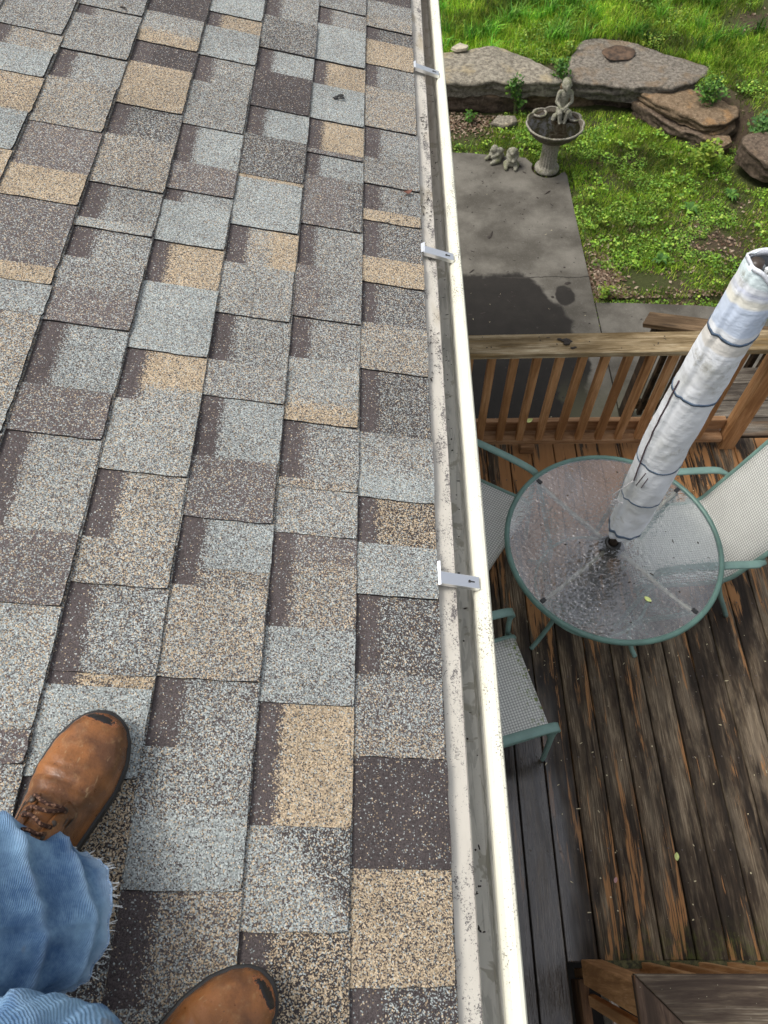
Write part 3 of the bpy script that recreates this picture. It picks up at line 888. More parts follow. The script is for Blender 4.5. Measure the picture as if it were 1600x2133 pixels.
# screw heads along the joists
sb = bmesh.new()
for k in range(0, 14):
    xc = .596 + bw * k + bw / 2
    for y in (.45, .86, 1.27, 1.68, 2.09, 2.5):
        for dx in (-.04, .04):
            bmesh.ops.create_cone(sb, cap_ends=True, segments=8, radius1=.0042, radius2=.0036, depth=.002, matrix=Matrix.Translation((xc + dx + rb.uniform(-.004, .004) - DL.x, y + rb.uniform(-.006, .006) - DL.y, DZ + .0022 - DL.z)))
so = bm_obj('screw_heads', sb, simple('old_screw', (.09, .07, .06), .5), deck); tag(so, kind='stuff')

# landing beyond the railing, boards the other way
ld = thing('deck_landing', 'grey weathered landing of crosswise boards beyond the railing post', 'landing', (2.8, 3.1, 0))
LL = Vector(ld.location)
for i in range(4):
    y = 2.89 + .143 * i
    board('landing_board', (2.03 if i == 0 else 2.05, y, DZ - .02), (3.6, y, DZ - .02), .137, .038, LAND_X, ld, org=LL)
board('landing_joist', (2.06, 2.86, DZ - .13), (2.06, 3.34, DZ - .13), .04, .18, STAIR_X, ld, org=LL)
board('landing_joist', (3.5, 2.86, DZ - .13), (3.5, 3.34, DZ - .13), .04, .18, STAIR_X, ld, org=LL)
for x in (2.1, 3.45): box('landing_post', Vector((x, 3.27, .5)) - LL, (.09, .09, .98), STAIR_Z, ld)

# far railing
fr = thing('deck_railing', 'orange-brown wooden railing with square balusters and a broad yellowed cap, beyond the table', 'railing', (1.2, 2.76, DZ))
FL = Vector(fr.location)
capz = DZ + .90
board('cap_rail', (-.35, 2.735, capz), (3.4, 2.735, capz), .142, .036, CAP_X, fr, rz=.010, org=FL)
board('top_rail', (-.35, 2.777, capz - .070), (3.4, 2.777, capz - .070), .036, .088, RAIL_X, fr, org=FL)
board('bottom_rail', (-.35, 2.795, DZ + .165), (2.02, 2.795, DZ + .165), .036, .088, RAIL_X, fr, org=FL)
board('ledge_rail', (-.35, 2.760, DZ + .085), (2.02, 2.760, DZ + .085), .088, .036, CAP_X if False else RAIL_X, fr, org=FL)
def baluster(x, parent, org, y=2.738, z0=DZ + .104, z1=DZ + .879):
    bm = bmesh.new()
    w = .041
    h = z1 - z0
    pr = [(-w / 2, 0.0), (-w / 2, h - .03), (w / 2, h), (w / 2, .0)]
    bm_box(bm, (0, 0, h / 2), (w, w, h), None, .002)
    for sx in (-.0,):
        for zz in (.05, h - .05):
            bmesh.ops.create_cone(bm, cap_ends=True, segments=8, radius1=.004, radius2=.003, depth=.003, matrix=Matrix.Translation((sx, -w / 2 - .0008, zz)) @ Matrix.Rotation(R(90), 4, 'X'))
    o = bm_obj('baluster', bm, RAIL_Z, parent)
    o.location = Vector((x, y, z0)) - org
    return o
xb = .540 - .1201 * 5
while xb < 1.98:
    if xb > -.3: baluster(xb + .004, fr, FL)
    xb += .1201
box('rail_post', Vector((2.075, 2.755, DZ + .440)) - FL, (.089, .089, .876), RAIL_Z, fr)
box('rail_support', Vector((.84, 2.735, DZ + .035)) - FL, (.085, .085, .066), RAIL_X, fr)

# near railing at the bottom right, leaning a little outward
nr = thing('deck_railing', 'near railing with a mitred dark weathered cap at the bottom right corner of the deck', 'railing', (.79, -.02, DZ))
NL = Vector(nr.location)
def quad_board(name, outline, z0, z1, mat, parent, org):
    n = len(outline)
    vs = [Vector((x, y, z1)) - org for x, y in outline] + [Vector((x, y, z0)) - org for x, y in outline]
    fs = [tuple(range(n)), tuple(range(2 * n - 1, n - 1, -1))] + [(i, i + n, (i + 1) % n + n, (i + 1) % n) for i in range(n)]
    o = pymesh(name, vs, fs, mat, parent)
    md = o.modifiers.new('b', 'BEVEL'); md.width = .003; md.segments = 1
    return o
ct = DZ + .98
cx, cy = .745, -.024
W_ = .165
quad_board('cap_rail', [(cx + .0012, cy), (3.3, cy - .01), (3.3, cy - .01 - W_), (cx + W_ + .0012, cy - W_)], ct - .034, ct, OLDCAP_X, nr, NL)
quad_board('side_cap_rail', [(cx, cy - .0022), (cx + W_ - .001, cy - W_ - .0022), (cx + W_, -1.1), (cx, -1.1)], ct - .034, ct, OLDCAP_Y, nr, NL)
def lean(name, x, y, w, d, z0, z1, dy, mat, dx=0.):
    hw, hd = w / 2, d / 2
    vs = []
    for z, s in ((z0, 0), (z1, 1)):
        for ax, ay in ((-hw, -hd), (hw, -hd), (hw, hd), (-hw, hd)):
            vs.append(Vector((x + ax + dx * s, y + ay + dy * s, z)) - NL)
    o = pymesh(name, vs, [(3, 2, 1, 0), (4, 5, 6, 7), (0, 1, 5, 4), (1, 2, 6, 5), (2, 3, 7, 6), (3, 0, 4, 7)], mat, nr)
    md = o.modifiers.new('b', 'BEVEL'); md.width = .003; md.segments = 1
    return o
lean('corner_post', .842, -.026, .092, .092, DZ + .0, ct - .036, -.075, RAIL_Z, -.035)
lean('baluster', .832, -.125, .038, .040, DZ - .06, ct - .05, -.07, RAIL_Z, -.03)
for i in range(14):
    lean('baluster', 1.06 + .1201 * i, -.008, .038, .038, DZ - .0, ct - .038, -.062, RAIL_Z)
for i in range(6):
    lean('baluster', .832, -.30 - .12 * i, .038, .038, DZ - .06, ct - .05, -.07, RAIL_Z, -.03)
quad_board('top_rail', [(.84, -.075), (3.3, -.085), (3.3, -.121), (.84, -.111)], ct - .125, ct - .038, RAIL_X, nr, NL)
quad_board('bottom_rail', [(.892, .016), (3.3, .006), (3.3, -.024), (.892, -.014)], DZ + .004, DZ + .04, simple('mossy_wood', (.055, .05, .018), .9, var=.6, bscale=60, bstr=.6), nr, NL)

# steps going down beside the deck corner
stp = thing('deck_steps', 'wooden side steps glimpsed below the near railing, one board with peeling pale paint', 'steps', (1.05, -.5, 0))
TL = Vector(stp.location)
box('stringer', Vector((.985, -.62, .72)) - TL, (.040, 1.05, .16), PALE_Y, stp)
box('stringer', Vector((1.85, -.62, .72)) - TL, (.040, 1.05, .16), PALE_Y, stp)
for i in range(4):
    box('tread', Vector((1.44, -.42 - .27 * i, .86 - .19 * i)) - TL, (.80, .25, .036), RAIL_X, stp)

# stair rail that comes up from the patio behind the far railing
sr = thing('stair_railing', 'dark brown stair railing with upright slats behind the far deck railing', 'railing', (1.93, 3.90, 0))
SL = Vector(sr.location)
def beam(name, a, b, w, h, mat, parent, org, up=(0, 0, 1)):
    a, b = Vector(a) - org, Vector(b) - org
    d = b - a; L = d.length
    x = d.normalized(); y = Vector(up).cross(x).normalized(); z = x.cross(y)
    bm = bmesh.new(); bm_box(bm, (0, 0, 0), (L, w, h), None, .003)
    o = bm_obj(name, bm, mat, parent)
    o.matrix_local = Matrix.Translation((a + b) / 2) @ Matrix((x, y, z)).transposed().to_4x4()
    return o
beam('newel_post', (1.945, 3.885, -.0), (1.945, 3.885, .985), .09, .09, STAIR_Z, sr, SL, up=(0, 1, 0))
A_, B_ = Vector((1.84, 3.93, 1.005)), Vector((2.75, 3.36, 1.34))
beam('cap_rail', A_, B_, .14, .036, STAIR_X, sr, SL)
beam('sub_rail', A_ + Vector((.08, -.02, -.10)), B_ + Vector((0, 0, -.07)), .036, .088, STAIR_X, sr, SL)
beam('lower_rail', Vector((1.98, 3.86, .16)), Vector((2.75, 3.40, .60)), .036, .088, STAIR_X, sr, SL)
for i in range(13):
    t = (i + .5) / 13.2
    p = Vector((1.98, 3.84, 0)).lerp(Vector((2.75, 3.38, 0)), t)
    z0 = .14 + .44 * t; z1 = .93 + .33 * t
    beam('baluster', (p.x, p.y - .03, z0 - .04), (p.x, p.y - .03, z1), .038, .038, STAIR_Z, sr, SL, up=(0, 1, 0))
# ------------------------------------------------------------------ patio table
TC = Vector((1.025, 1.660, DZ)); TR = .487; TH = .715
tb = thing('patio_table', 'round patio table with pebbled glass top and green rim, umbrella pole through its middle', 'table', TC, 0)
ring = [(TR * math.cos(2 * math.pi * i / 72), TR * math.sin(2 * math.pi * i / 72), TH) for i in range(72)]
tube('rim', ring, .013, DARKGREEN, tb, 10, True)
# glass disc with a hole
vs, fs = [], []
seg = 72
for r_, z in ((.030, TH + .006), (TR - .008, TH + .006), (TR - .008, TH + .0005), (.030, TH + .0005)):
    for i in range(seg):
        a = 2 * math.pi * i / seg
        vs.append((r_ * math.cos(a), r_ * math.sin(a), z))
for j in range(4):
    for i in range(seg):
        fs.append((j * seg + i, j * seg + (i + 1) % seg, ((j + 1) % 4) * seg + (i + 1) % seg, ((j + 1) % 4) * seg + i))
fs = [f[::-1] for f in fs]
# single-sided pane: only the upper and lower discs matter, the material is a thin pane so keep the upper disc
gv = [v for v in vs[:2 * seg]]
gf = [(i, i + seg, (i + 1) % seg + seg, (i + 1) % seg) for i in range(seg)]
glass = pymesh('glass_top', gv, gf, GLASS, tb)
lathe('pane_edge', [(TR - .008, TH + .006), (TR - .008, TH + .0)], simple('glass_edge', (.10, .2, .17), .3), tb, 72)
SP = [39, 131, 219, 311]
for a in SP:
    a = R(a); d = Vector((math.cos(a), math.sin(a), 0))
    tube('spoke', bez([d * .055 + Vector((0, 0, TH - .028)), d * .15 + Vector((0, 0, TH - .030)), d * .33 + Vector((0, 0, TH - .030)), d * (TR - .02) + Vector((0, 0, TH - .016))], 4), .0105, CREAM, tb, 8)
    leg = bez([d * .455 + Vector((0, 0, TH - .02)), d * .40 + Vector((0, 0, TH - .15)), d * .30 + Vector((0, 0, TH - .38)), d * .27 + Vector((0, 0, .20)), d * .33 + Vector((0, 0, .06)), d * .375 + Vector((0, 0, .006))], 6)
    tube('leg', leg, .0125, GREEN, tb, 10)
    box('clip', d * (TR - .03) + Vector((0, 0, TH + .004)), (.028, .020, .010), BLACKPL, tb, Matrix.Rotation(a, 4, 'Z'), .002)
lathe('hub', [(.024, TH + .012), (.034, TH + .012), (.038, TH + .006), (.036, TH - .03), (.060, TH - .03), (.062, TH - .035), (.024, TH - .04)], BLACKPL, tb, 24)
tube('lower_ring', [(.285 * math.cos(2 * math.pi * i / 40), .285 * math.sin(2 * math.pi * i / 40), .27) for i in range(40)], .008, GREEN, tb, 8, True)

# ------------------------------------------------------------------ closed umbrella
ub = thing('patio_umbrella', 'closed patio umbrella in a stained white and pale blue striped canvas sleeve', 'umbrella', (TC.x, TC.y, DZ))
tube('pole', [(0, 0, .03), (0, 0, 2.32)], .019, simple('dark_pole', (.05, .035, .025), .4), ub, 16)
lathe('base', [(.0, .12), (.03, .12), (.04, .06), (.09, .035), (.11, .02), (.11, 0)], BLACKPL, ub, 32)
UO = Vector((TC.x, TC.y, DZ))
prof = [(1.905, .046), (1.93, .060), (1.97, .070), (2.02, .074), (2.10, .078), (2.25, .0815), (2.45, .0855), (2.65, .0835), (2.85, .0800), (3.05, .0765), (3.20, .0725), (3.32, .067), (3.405, .063)]
def cover_r(z):
    for (a, ra), (b, rb_) in zip(prof, prof[1:]):
        if z <= b: return ra + (rb_ - ra) * max(0, (z - a)) / (b - a)
    return prof[-1][1]
def cover_c(z):
    t = (z - 1.9) / 1.5
    return Vector((.006 + .022 * t + .006 * math.sin(z * 4.1), .004 * math.sin(z * 5 + 1), 0))
def cover_p(z, a, off=0.0):
    r = cover_r(z) + off
    r += .0045 * noise.noise((math.cos(a) * 1.6, math.sin(a) * 1.6, z * 9.0)) + .0019 * noise.noise((math.cos(a) * 3.4, math.sin(a) * 3.4, z * 30)) + .0016 * noise.noise((math.cos(a - z * 3) * 6, math.sin(a - z * 3) * 6, z * 9))
    r += .0022 * math.cos(3 * a + z * 1.5)
    # long vertical fold and a gathered seam on the left side
    da = (a - R(200) + math.pi) % (2 * math.pi) - math.pi
    r += .004 * math.exp(-(da / .10) ** 2) - .0045 * math.exp(-((da - .22) / .12) ** 2)
    if z < 2.05: r += .006 * math.sin(a * 9 + z * 30) * (2.05 - z) / .15
    c = cover_c(z)
    return Vector((c.x + r * math.cos(a), c.y + r * math.sin(a), z - DZ))
seg, nz = 72, 110
vs, fs = [], []
for j in range(nz + 1):
    z = 1.905 + (3.405 - 1.905) * j / nz
    for i in range(seg):
        a = 2 * math.pi * i / seg
        p = cover_p(z, a)
        if j == nz: p.z += .012 * math.sin(a * 2 + 1.0) + .006 * math.sin(a * 5)
        if j == 0: p.z += .006 * math.sin(a * 3)
        vs.append(p)
for j in range(nz):
    for i in range(seg):
        fs.append((j * seg + i, j * seg + (i + 1) % seg, (j + 1) * seg + (i + 1) % seg, (j + 1) * seg + i))
cv = pymesh('cover', vs, fs, [CANVAS, DARKIN], ub, True)
md = cv.modifiers.new('t', 'SOLIDIFY'); md.thickness = .0022; md.offset = -1; md.material_offset = 1
def band(z, hw, tilt=0.0):
    vs, fs = [], []
    for j, (dz, off) in enumerate(((-hw, .0006), (-hw, .0022), (hw, .0022), (hw, .0006))):
        for i in range(seg):
            a = 2 * math.pi * i / seg
            zz = z + dz + tilt * math.cos(a - .6) + .0018 * math.sin(a * 3 + z * 9)
            vs.append(cover_p(zz, a, off))
    for j in range(3):
        for i in range(seg):
            fs.append((j * seg + i, j * seg + (i + 1) % seg, (j + 1) * seg + (i + 1) % seg, (j + 1) * seg + i))
    pymesh('printed_band', vs, fs, BANDM, ub, True)
for z, hw, tl in ((3.165, .0050, .0), (2.885, .0050, .006), (2.495, .0036, .01), (2.255, .0032, .008), (1.985, .0095, .006)): band(z, hw, tl)
# crumpled sleeve mouth and pole finial inside
lathe('rolled_mouth', [(.062, 2.318), (.066, 2.322), (.066, 2.305), (.060, 2.300), (.058, 2.312), (.062, 2.318)], simple('mouth_hem', (.60, .62, .66), .8, var=.2, bscale=60, bstr=.4), ub, 60,
      mod=lambda r, z, a, j: (r * (1 + .06 * math.sin(a * 3 + 1) + .03 * math.sin(a * 7)), z + .014 * math.sin(a * 2 + 1.0) + .007 * math.sin(a * 5)), loc=(cover_c(3.4).x, cover_c(3.4).y, 0))
tube('finial', [(.02, 0, 2.10), (.02, 0, 2.255)], [.020, .012], DARKIN, ub, 12)
for i in range(8):
    a = 2 * math.pi * i / 8
    tube('folded_cloth', [Vector((.022 + .038 * math.cos(a), .038 * math.sin(a), 2.0)), Vector((.026 + .030 * math.cos(a + .3), .030 * math.sin(a + .3), 2.25 + .02 * math.sin(i * 2.1))), Vector((.026 + .022 * math.cos(a + .5), .022 * math.sin(a + .5), 2.285))], [.016, .014, .008], DARKIN if i % 2 else FRAY, ub, 8)
# zip cord down the left side ending in a white tassel
cp = []
for i in range(26):
    z = 2.93 - (2.93 - 2.38) * i / 25
    q = cover_p(z, R(186 + i * .8), .0035); cp.append(q)
tube('zip_cord', cp, .0026, DARKCORD, ub, 6)
e = cp[-1]
tube('draw_cord', bez([e, e + Vector((-.035, .0, -.06)), e + Vector((-.050, .008, -.13)), e + Vector((-.022, .01, -.165)), e + Vector((.002, .0, -.17))], 6), .0022, CORD, ub, 6)
for i in range(5):
    a0 = e + Vector((-.030, .008, -.150))
    tube('tassel', bez([a0, a0 + Vector((-.010 + .006 * i, .002, -.02)), a0 + Vector((.012 * math.sin(i * 2), -.004 * i + .008, -.04)), a0 + Vector((.006 * i - .01, .01, -.028))], 4), .0022, CORD, ub, 5)
for (z0, a0, z1, a1) in ((2.46, 226, 2.36, 216), (2.44, 237, 2.37, 232)):
    pts = [cover_p(z0 + (z1 - z0) * i / 8, R(a0 + (a1 - a0) * i / 8), .0012) for i in range(9)]
    tube('seam_tear', pts, .0016, DARKCORD, ub, 5)

# ------------------------------------------------------------------ sling chairs
def chair(name, label, loc, rz, moss=0., back=True, group='sling chairs round the patio table'):
    t = thing(name, label, 'chair', loc, rz, group)
    hw = .222
    path = bez([(.245, .375), (.235, .405), (.20, .418), (.08, .405), (-.08, .388), (-.18, .392), (-.225, .425), (-.26, .52), (-.33, .74), (-.41, 1.00)], 5) if False else None
    P2 = [Vector((x, 0, z)) for x, z in ((.248, .372), (.240, .402), (.205, .417), (.08, .402), (-.07, .388), (-.17, .392), (-.225, .428), (-.262, .53), (-.335, .75), (-.415, 1.01))]
    C = bez(P2, 6)
    # sling cloth with woven grid
    vs, fs, uv = [], [], []
    L = [0.0]
    for a, b in zip(C, C[1:]): L.append(L[-1] + (b - a).length)
    m = 9
    for i, p in enumerate(C):
        for k in range(m):
            y = -hw + 2 * hw * k / (m - 1)
            sag = -.012 * (1 - (y / hw) ** 2) if 6 < i else 0
            vs.append(Vector((p.x, y, p.z + sag))); uv.append((L[i], y + 1))
    for i in range(len(C) - 1):
        for k in range(m - 1):
            fs.append((i * m + k, i * m + k + 1, (i + 1) * m + k + 1, (i + 1) * m + k)[::-1])
    me = bpy.data.meshes.new('sling'); me.from_pydata([tuple(v) for v in vs], [], fs); me.update()
    ul = me.uv_layers.new(name='UVMap')
    for l in me.loops: ul.data[l.index].uv = uv[l.vertex_index]
    o = link('sling', me, SLING, t, True); o['moss'] = float(moss)
    md = o.modifiers.new('t', 'SOLIDIFY'); md.thickness = .003
    for s in (-1, 1):
        y = s * (hw + .010)
        tube('side_frame', [Vector((p.x, y, p.z - .004)) for p in C], .012, GREEN, t, 8)
        ya = s * .268
        arm = bez([(.215, ya, .565), (.222, ya, .612), (.190, ya, .640), (.06, ya, .648), (-.12, ya, .640), (-.25, ya, .625), (-.31, ya - s * .02, .60)], 5)
        tube('arm', arm, .012, GREEN, t, 10, flat=(.024, .0075), up=(0, 0, 1) if False else None) if False else None
        # flat arm band built as a strap
        vv, ff = [], []
        n = len(arm)
        for i, p in enumerate(arm):
            tg = (arm[min(i + 1, n - 1)] - arm[max(i - 1, 0)]).normalized()
            nr_ = Vector((-tg.z, 0, tg.x)) * (-1 if tg.x > 0 else 1)
            nr_ = Vector((tg.z, 0, -tg.x)) if Vector((tg.z, 0, -tg.x)).z > 0 or i < 3 else Vector((-tg.z, 0, tg.x))
            wv = Vector((0, 1, 0))
            w = .021 if 3 < i < n - 4 else .016
            for a_, b_ in ((-w, -.002), (-w * .8, .006), (w * .8, .006), (w, -.002), (w * .8, -.006), (-w * .8, -.006)):
                vv.append(p + wv * a_ + nr_ * b_)
        for i in range(n - 1):
            for k in range(6):
                ff.append((i * 6 + k, i * 6 + (k + 1) % 6, (i + 1) * 6 + (k + 1) % 6, (i + 1) * 6 + k))
        ff.append(tuple(range(6))); ff.append(tuple(range((n - 1) * 6, n * 6)))
        ao = pymesh('arm', vv, ff, GREEN, t, True)
        me = ao.data
        bmx = bmesh.new(); bmx.from_mesh(me); bmesh.ops.recalc_face_normals(bmx, faces=bmx.faces); bmx.to_mesh(me); bmx.free()
        tube('leg', bez([(.215, ya, .575), (.222, ya, .45), (.245, ya, .2), (.262, ya, .008)], 5), .0125, GREEN, t, 8)
        tube('leg', bez([(-.165, y + s * .012, .40), (-.20, ya, .30), (-.29, ya, .12), (-.345, ya, .008)], 5), .0125, GREEN, t, 8)
    tube('cross_bar', [(.236, -.262, .372), (.236, .262, .372)], .010, GREEN, t, 8)
    tube('cross_bar', [(-.19, -.24, .375), (-.19, .24, .375)], .010, GREEN, t, 8)
    tube('cross_bar', [(-.415, -.232, 1.005), (-.415, .232, 1.005)], .012, GREEN, t, 8)
    return t
chair('patio_chair', 'sling chair with moss along its seat edge, nearest the gutter below the table', (.405, 1.045, DZ), R(15), moss=1.)
chair('patio_chair', 'sling chair half hidden by the gutter, left of the far side of the glass table', (.405, 2.015, DZ), R(-34), moss=.15)
chair('patio_chair', 'sling chair right of the table, its seat seen through the glass top', (1.432, 1.835, DZ), R(185.5))

# little things lying about
def leaf(name, label, cat, loc, size, mat, rz=0., curl=.15, tilt=0.):
    vs = []; n = 7
    for i in range(n):
        t = i / (n - 1); w = math.sin(math.pi * min(1, t * .92 + .06)) ** .8 * .30
        zz = curl * (t - .5) ** 2
        vs += [((t - .5) * size, -w * size, (zz + .06) * size), ((t - .5) * size, 0, zz * size), ((t - .5) * size, w * size, (zz + .06) * size)]
    fs = []
    for i in range(n - 1):
        for k in range(2): fs.append((i * 3 + k, i * 3 + k + 1, i * 3 + k + 4, i * 3 + k + 3))
    o = pymesh(name, vs, fs, mat, None, True)
    o.location = loc; o.rotation_euler = (tilt, 0, rz)
    return tag(o, label, cat)
leaf('leaf', 'small pale green leaf lying on the glass table top', 'leaf', (1.130, 1.372, DZ + TH + .008), .034, PALELEAF, R(-40))
leaf('leaf', 'pale leaf stuck in a gap between the deck boards', 'leaf', (1.289, .42, DZ + .003), .035, PALELEAF, R(80))
leaf('leaf', 'pinkish shrivelled leaf on the deck near the dark knot', 'leaf', (.995, .325, DZ + .004), .026, simple('pink_leaf', (.45, .25, .24), .7), R(65))
leaf('leaf', 'red leaf stuck to the inner wall of the gutter near the far end', 'leaf', (.149, 2.45, 3.608), .02, REDLEAF, R(80), tilt=R(55))
leaf('leaf', 'crumpled brown leaf on the shingles beside the gutter', 'leaf', RP(.338, 1.575, .004), .022, simple('brown_leaf', (.13, .05, .03), .7, bscale=60), R(20), curl=.9)
leaf('leaf', 'yellow-green leaf on the ledge of the far railing', 'leaf', (.835, 2.785, DZ + .212), .05, PALELEAF, R(20), curl=.6)
def crumb(name, label, loc, s, seed, mat=DEBRIS):
    r_ = random.Random(seed); bm = bmesh.new()
    for i in range(9):
        bmesh.ops.create_icosphere(bm, subdivisions=1, radius=s * r_.uniform(.12, .32), matrix=Matrix.Translation((r_.uniform(-.5, .5) * s, r_.uniform(-.35, .35) * s, s * .1)) @ Matrix.Diagonal((1.5, .8, .5, 1)))
    o = bm_obj(name, bm, mat); o.location = loc
    return tag(o, label, 'debris')
crumb('debris_clump', 'dark clump of wet tree debris on the far railing cap, left part', (.905, 2.735, capz + .020), .055, 3)
crumb('debris_clump', 'small dark clump of debris at the near edge of the railing cap', (.945, 2.690, capz + .020), .022, 4)
crumb('tar_spot', 'round black tar spot on a blue-grey shingle', RP(.160, 1.905, .0035), .020, 5, simple('tar', (.01, .01, .01), .6))
crumb('debris_clump', 'dark speck of debris on a far left shingle', RP(-.40, 2.06, .003), .012, 6)

# scattered bits on table, deck and in the gutter
rs = random.Random(21)
def scatter(name, pts, smin, smax, mat, parent=None):
    V, F = [], []
    for (x, y, z) in pts:
        s = rs.uniform(smin, smax); an = rs.uniform(0, 6.28); el = rs.choice((1, 1, 1.6, 2.6))
        b = len(V); ca, sa = math.cos(an), math.sin(an); k = rs.randint(5, 6)
        for i in range(k):
            t = 6.283 * i / k; rr = s * rs.uniform(.6, 1.1)
            px, py = rr * math.cos(t) * el, rr * math.sin(t) / math.sqrt(el)
            V.append((x + px * ca - py * sa, y + px * sa + py * ca, z + .0006))
        V.append((x, y, z + s * .55))
        for i in range(k): F.append((b + i, b + (i + 1) % k, b + k))
    o = npmesh(name, np.array(V), np.array(F), mat)
    return tag(o, kind='stuff')
pts = []
for i in range(26):
    a = rs.uniform(0, 6.283); r_ = TR * .93 * math.sqrt(rs.random()); pts.append((TC.x + r_ * math.cos(a), TC.y + r_ * math.sin(a), DZ + TH + .007))
scatter('table_debris', pts, .0025, .0065, DEBRIS)
pts = [(rs.uniform(-.2, 1.86), 7.5 - 4.6 * rs.random() ** .9, .001) for i in range(330)] + [(rs.uniform(1.93, 3.3), rs.uniform(3.6, 5.1), -.003) for i in range(40)]
scatter('patio_debris', pts, .004, .013, DEBRIS)
pts = [(rs.uniform(.3, 1.85), rs.uniform(4.9, 7.4), .001) for i in range(14)]
scatter('wet_blots', pts, .016, .030, DEBRIS)
pts = [(rs.uniform(-.2, 1.86), rs.uniform(3.2, 7.4), .001) for i in range(40)] + [(rs.uniform(.7, 2.5), rs.uniform(.1, 2.7), DZ + .002) for i in range(150)]
scatter('pale_debris', pts, .002, .005, TANLEAF)
pts = [(rs.uniform(.112, .138), rs.uniform(-.2, 2.6), 3.5692) for i in range(90)] + [(rs.gauss(.125, .006), y0 + rs.gauss(0, .03), 3.5692) for y0 in (.12, 1.12, 1.9) for i in range(11)] + [tuple(RP(rs.uniform(.375, .40), 1.0 + rs.random() * .15, -.0105)) for i in range(26)] + [tuple(RP(rs.uniform(.375, .402), 1.50 + rs.random() * .15, -.0105)) for i in range(30)] + [tuple(RP(rs.uniform(.385, .402), 1.85 + rs.random() * .12, -.0105)) for i in range(30)]
scatter("gutter_debris", pts, .0008, .0026, DEBRIS)
pts = [tuple(RP(rs.uniform(.25, .36), 1.50 + rs.gauss(0, .03), .003)) for i in range(26)]
scatter('roof_debris', pts, .0012, .0032, DEBRIS)
pts = [(rs.uniform(-.1, 1.9), 2.728 + rs.uniform(-.05, .05), capz + .0186) for i in range(30)]
scatter('rail_debris', pts, .002, .006, DEBRIS)
# ------------------------------------------------------------------ retaining rocks
def rock(name, label, outline, ztop, thick, mat, seed, tilt=(0, 0), dome=.006, group='flat stones of the low garden wall', rough=.022):
    n = 84
    P = [Vector((x, y, 0)) for x, y in outline]
    c = sum(P, Vector()) / len(P)
    # resample the outline evenly
    L = [0.]
    for a, b in zip(P, P[1:] + P[:1]): L.append(L[-1] + (b - a).length)
    ring = []
    for i in range(n):
        s = L[-1] * i / n
        for k in range(len(P)):
            if s <= L[k + 1]:
                t = (s - L[k]) / (L[k + 1] - L[k]); ring.append(P[k].lerp(P[(k + 1) % len(P)], t)); break
    # soften the corners a little and roughen
    ring = [(ring[i - 1] + ring[i] * 2 + ring[(i + 1) % n]) / 4 for i in range(n)]
    vs, fs = [], []
    sd = seed * 7.13
    def top_z(p, f):
        q = p * 3.0
        return ztop + tilt[0] * (p.x - c.x) + tilt[1] * (p.y - c.y) + dome * (1 - f * f) + .030 * noise.noise((q.x, q.y, sd)) + .012 * noise.noise((q.x * 4, q.y * 4, sd + 3))
    K = 16
    vs.append((c.x, c.y, top_z(c, 0)))
    for j in range(1, K + 1):
        f = (j / K) ** .85
        for i in range(n):
            p = c.lerp(ring[i], f)
            if j == K:
                d = (ring[i] - c).normalized()
                p = p + d * rough * 1.4 * noise.noise((ring[i].x * 6, ring[i].y * 6, sd + 9))
            z = top_z(p, f) - (.012 if j == K else 0)
            vs.append((p.x, p.y, z))
    NS = 8
    for j in range(1, NS + 1):
        f = j / NS
        for i in range(n):
            d = (ring[i] - c).normalized()
            led = (.5 - abs(((f * 2.3 + seed * .37) % 1) - .5)) * 2
            off = rough * (1.6 * noise.noise((ring[i].x * 5, ring[i].y * 5, f * 3.5 + sd)) + .9 * noise.noise((ring[i].x * 14, ring[i].y * 14, f * 9 + sd))) + .018 * led - .030 * f
            p = ring[i] + d * off
            vs.append((p.x, p.y, top_z(ring[i], 1) - .012 - thick * f))
    for i in range(n): fs.append((0, 1 + i, 1 + (i + 1) % n))
    for j in range(K + NS - 1):
        a = 1 + j * n
        for i in range(n): fs.append((a + i, a + n + i, a + n + (i + 1) % n, a + (i + 1) % n))
    me_c = [Vector(v) - Vector((c.x, c.y, 0)) for v in vs]
    o = pymesh(name, me_c, fs, mat, None, True)
    o.location = (c.x, c.y, 0)
    bmx = bmesh.new(); bmx.from_mesh(o.data); bmesh.ops.recalc_face_normals(bmx, faces=bmx.faces); bmx.to_mesh(o.data); bmx.free()
    return tag(o, label, 'rock', group)
rock('stone_slab', 'long tan flat stone slab behind the bird bath, next to the gutter',
     [(.30, 8.30), (.66, 8.29), (1.03, 8.28), (1.5, 8.27), (1.80, 8.24), (1.94, 8.28), (1.88, 8.47), (1.76, 8.62), (1.58, 8.86), (1.28, 9.02), (1.0, 8.98), (.66, 8.92), (.30, 8.9)], .355, .155, ROCK_A, 1)
rock('stone_slab', 'grey-brown lower layer of stone under the long tan slab', [(.30, 8.31), (.8, 8.32), (1.2, 8.30), (1.60, 8.34), (1.62, 8.75), (.9, 8.8), (.3, 8.8)], .188, .185, ROCK_D, 2)
rock('stone_slab', 'low tan stone between the two big slabs, behind the statue', [(1.56, 8.37), (1.8, 8.36), (2.1, 8.38), (2.40, 8.42), (2.40, 8.8), (1.6, 8.8)], .165, .16, ROCK_C, 3)
rock('stone_slab', 'large grey pointed stone slab with a round rusty hollow in its top',
     [(1.99, 8.48), (2.10, 8.33), (2.35, 8.29), (2.62, 8.25), (2.9, 8.22), (3.14, 8.18), (3.35, 8.27), (3.56, 8.44), (3.68, 8.66), (3.45, 8.74), (3.25, 8.84), (3.0, 9.02), (2.75, 9.24), (2.50, 9.26), (2.28, 9.20), (2.12, 8.86)], .315, .17, ROCK_B, 4, rough=.026)
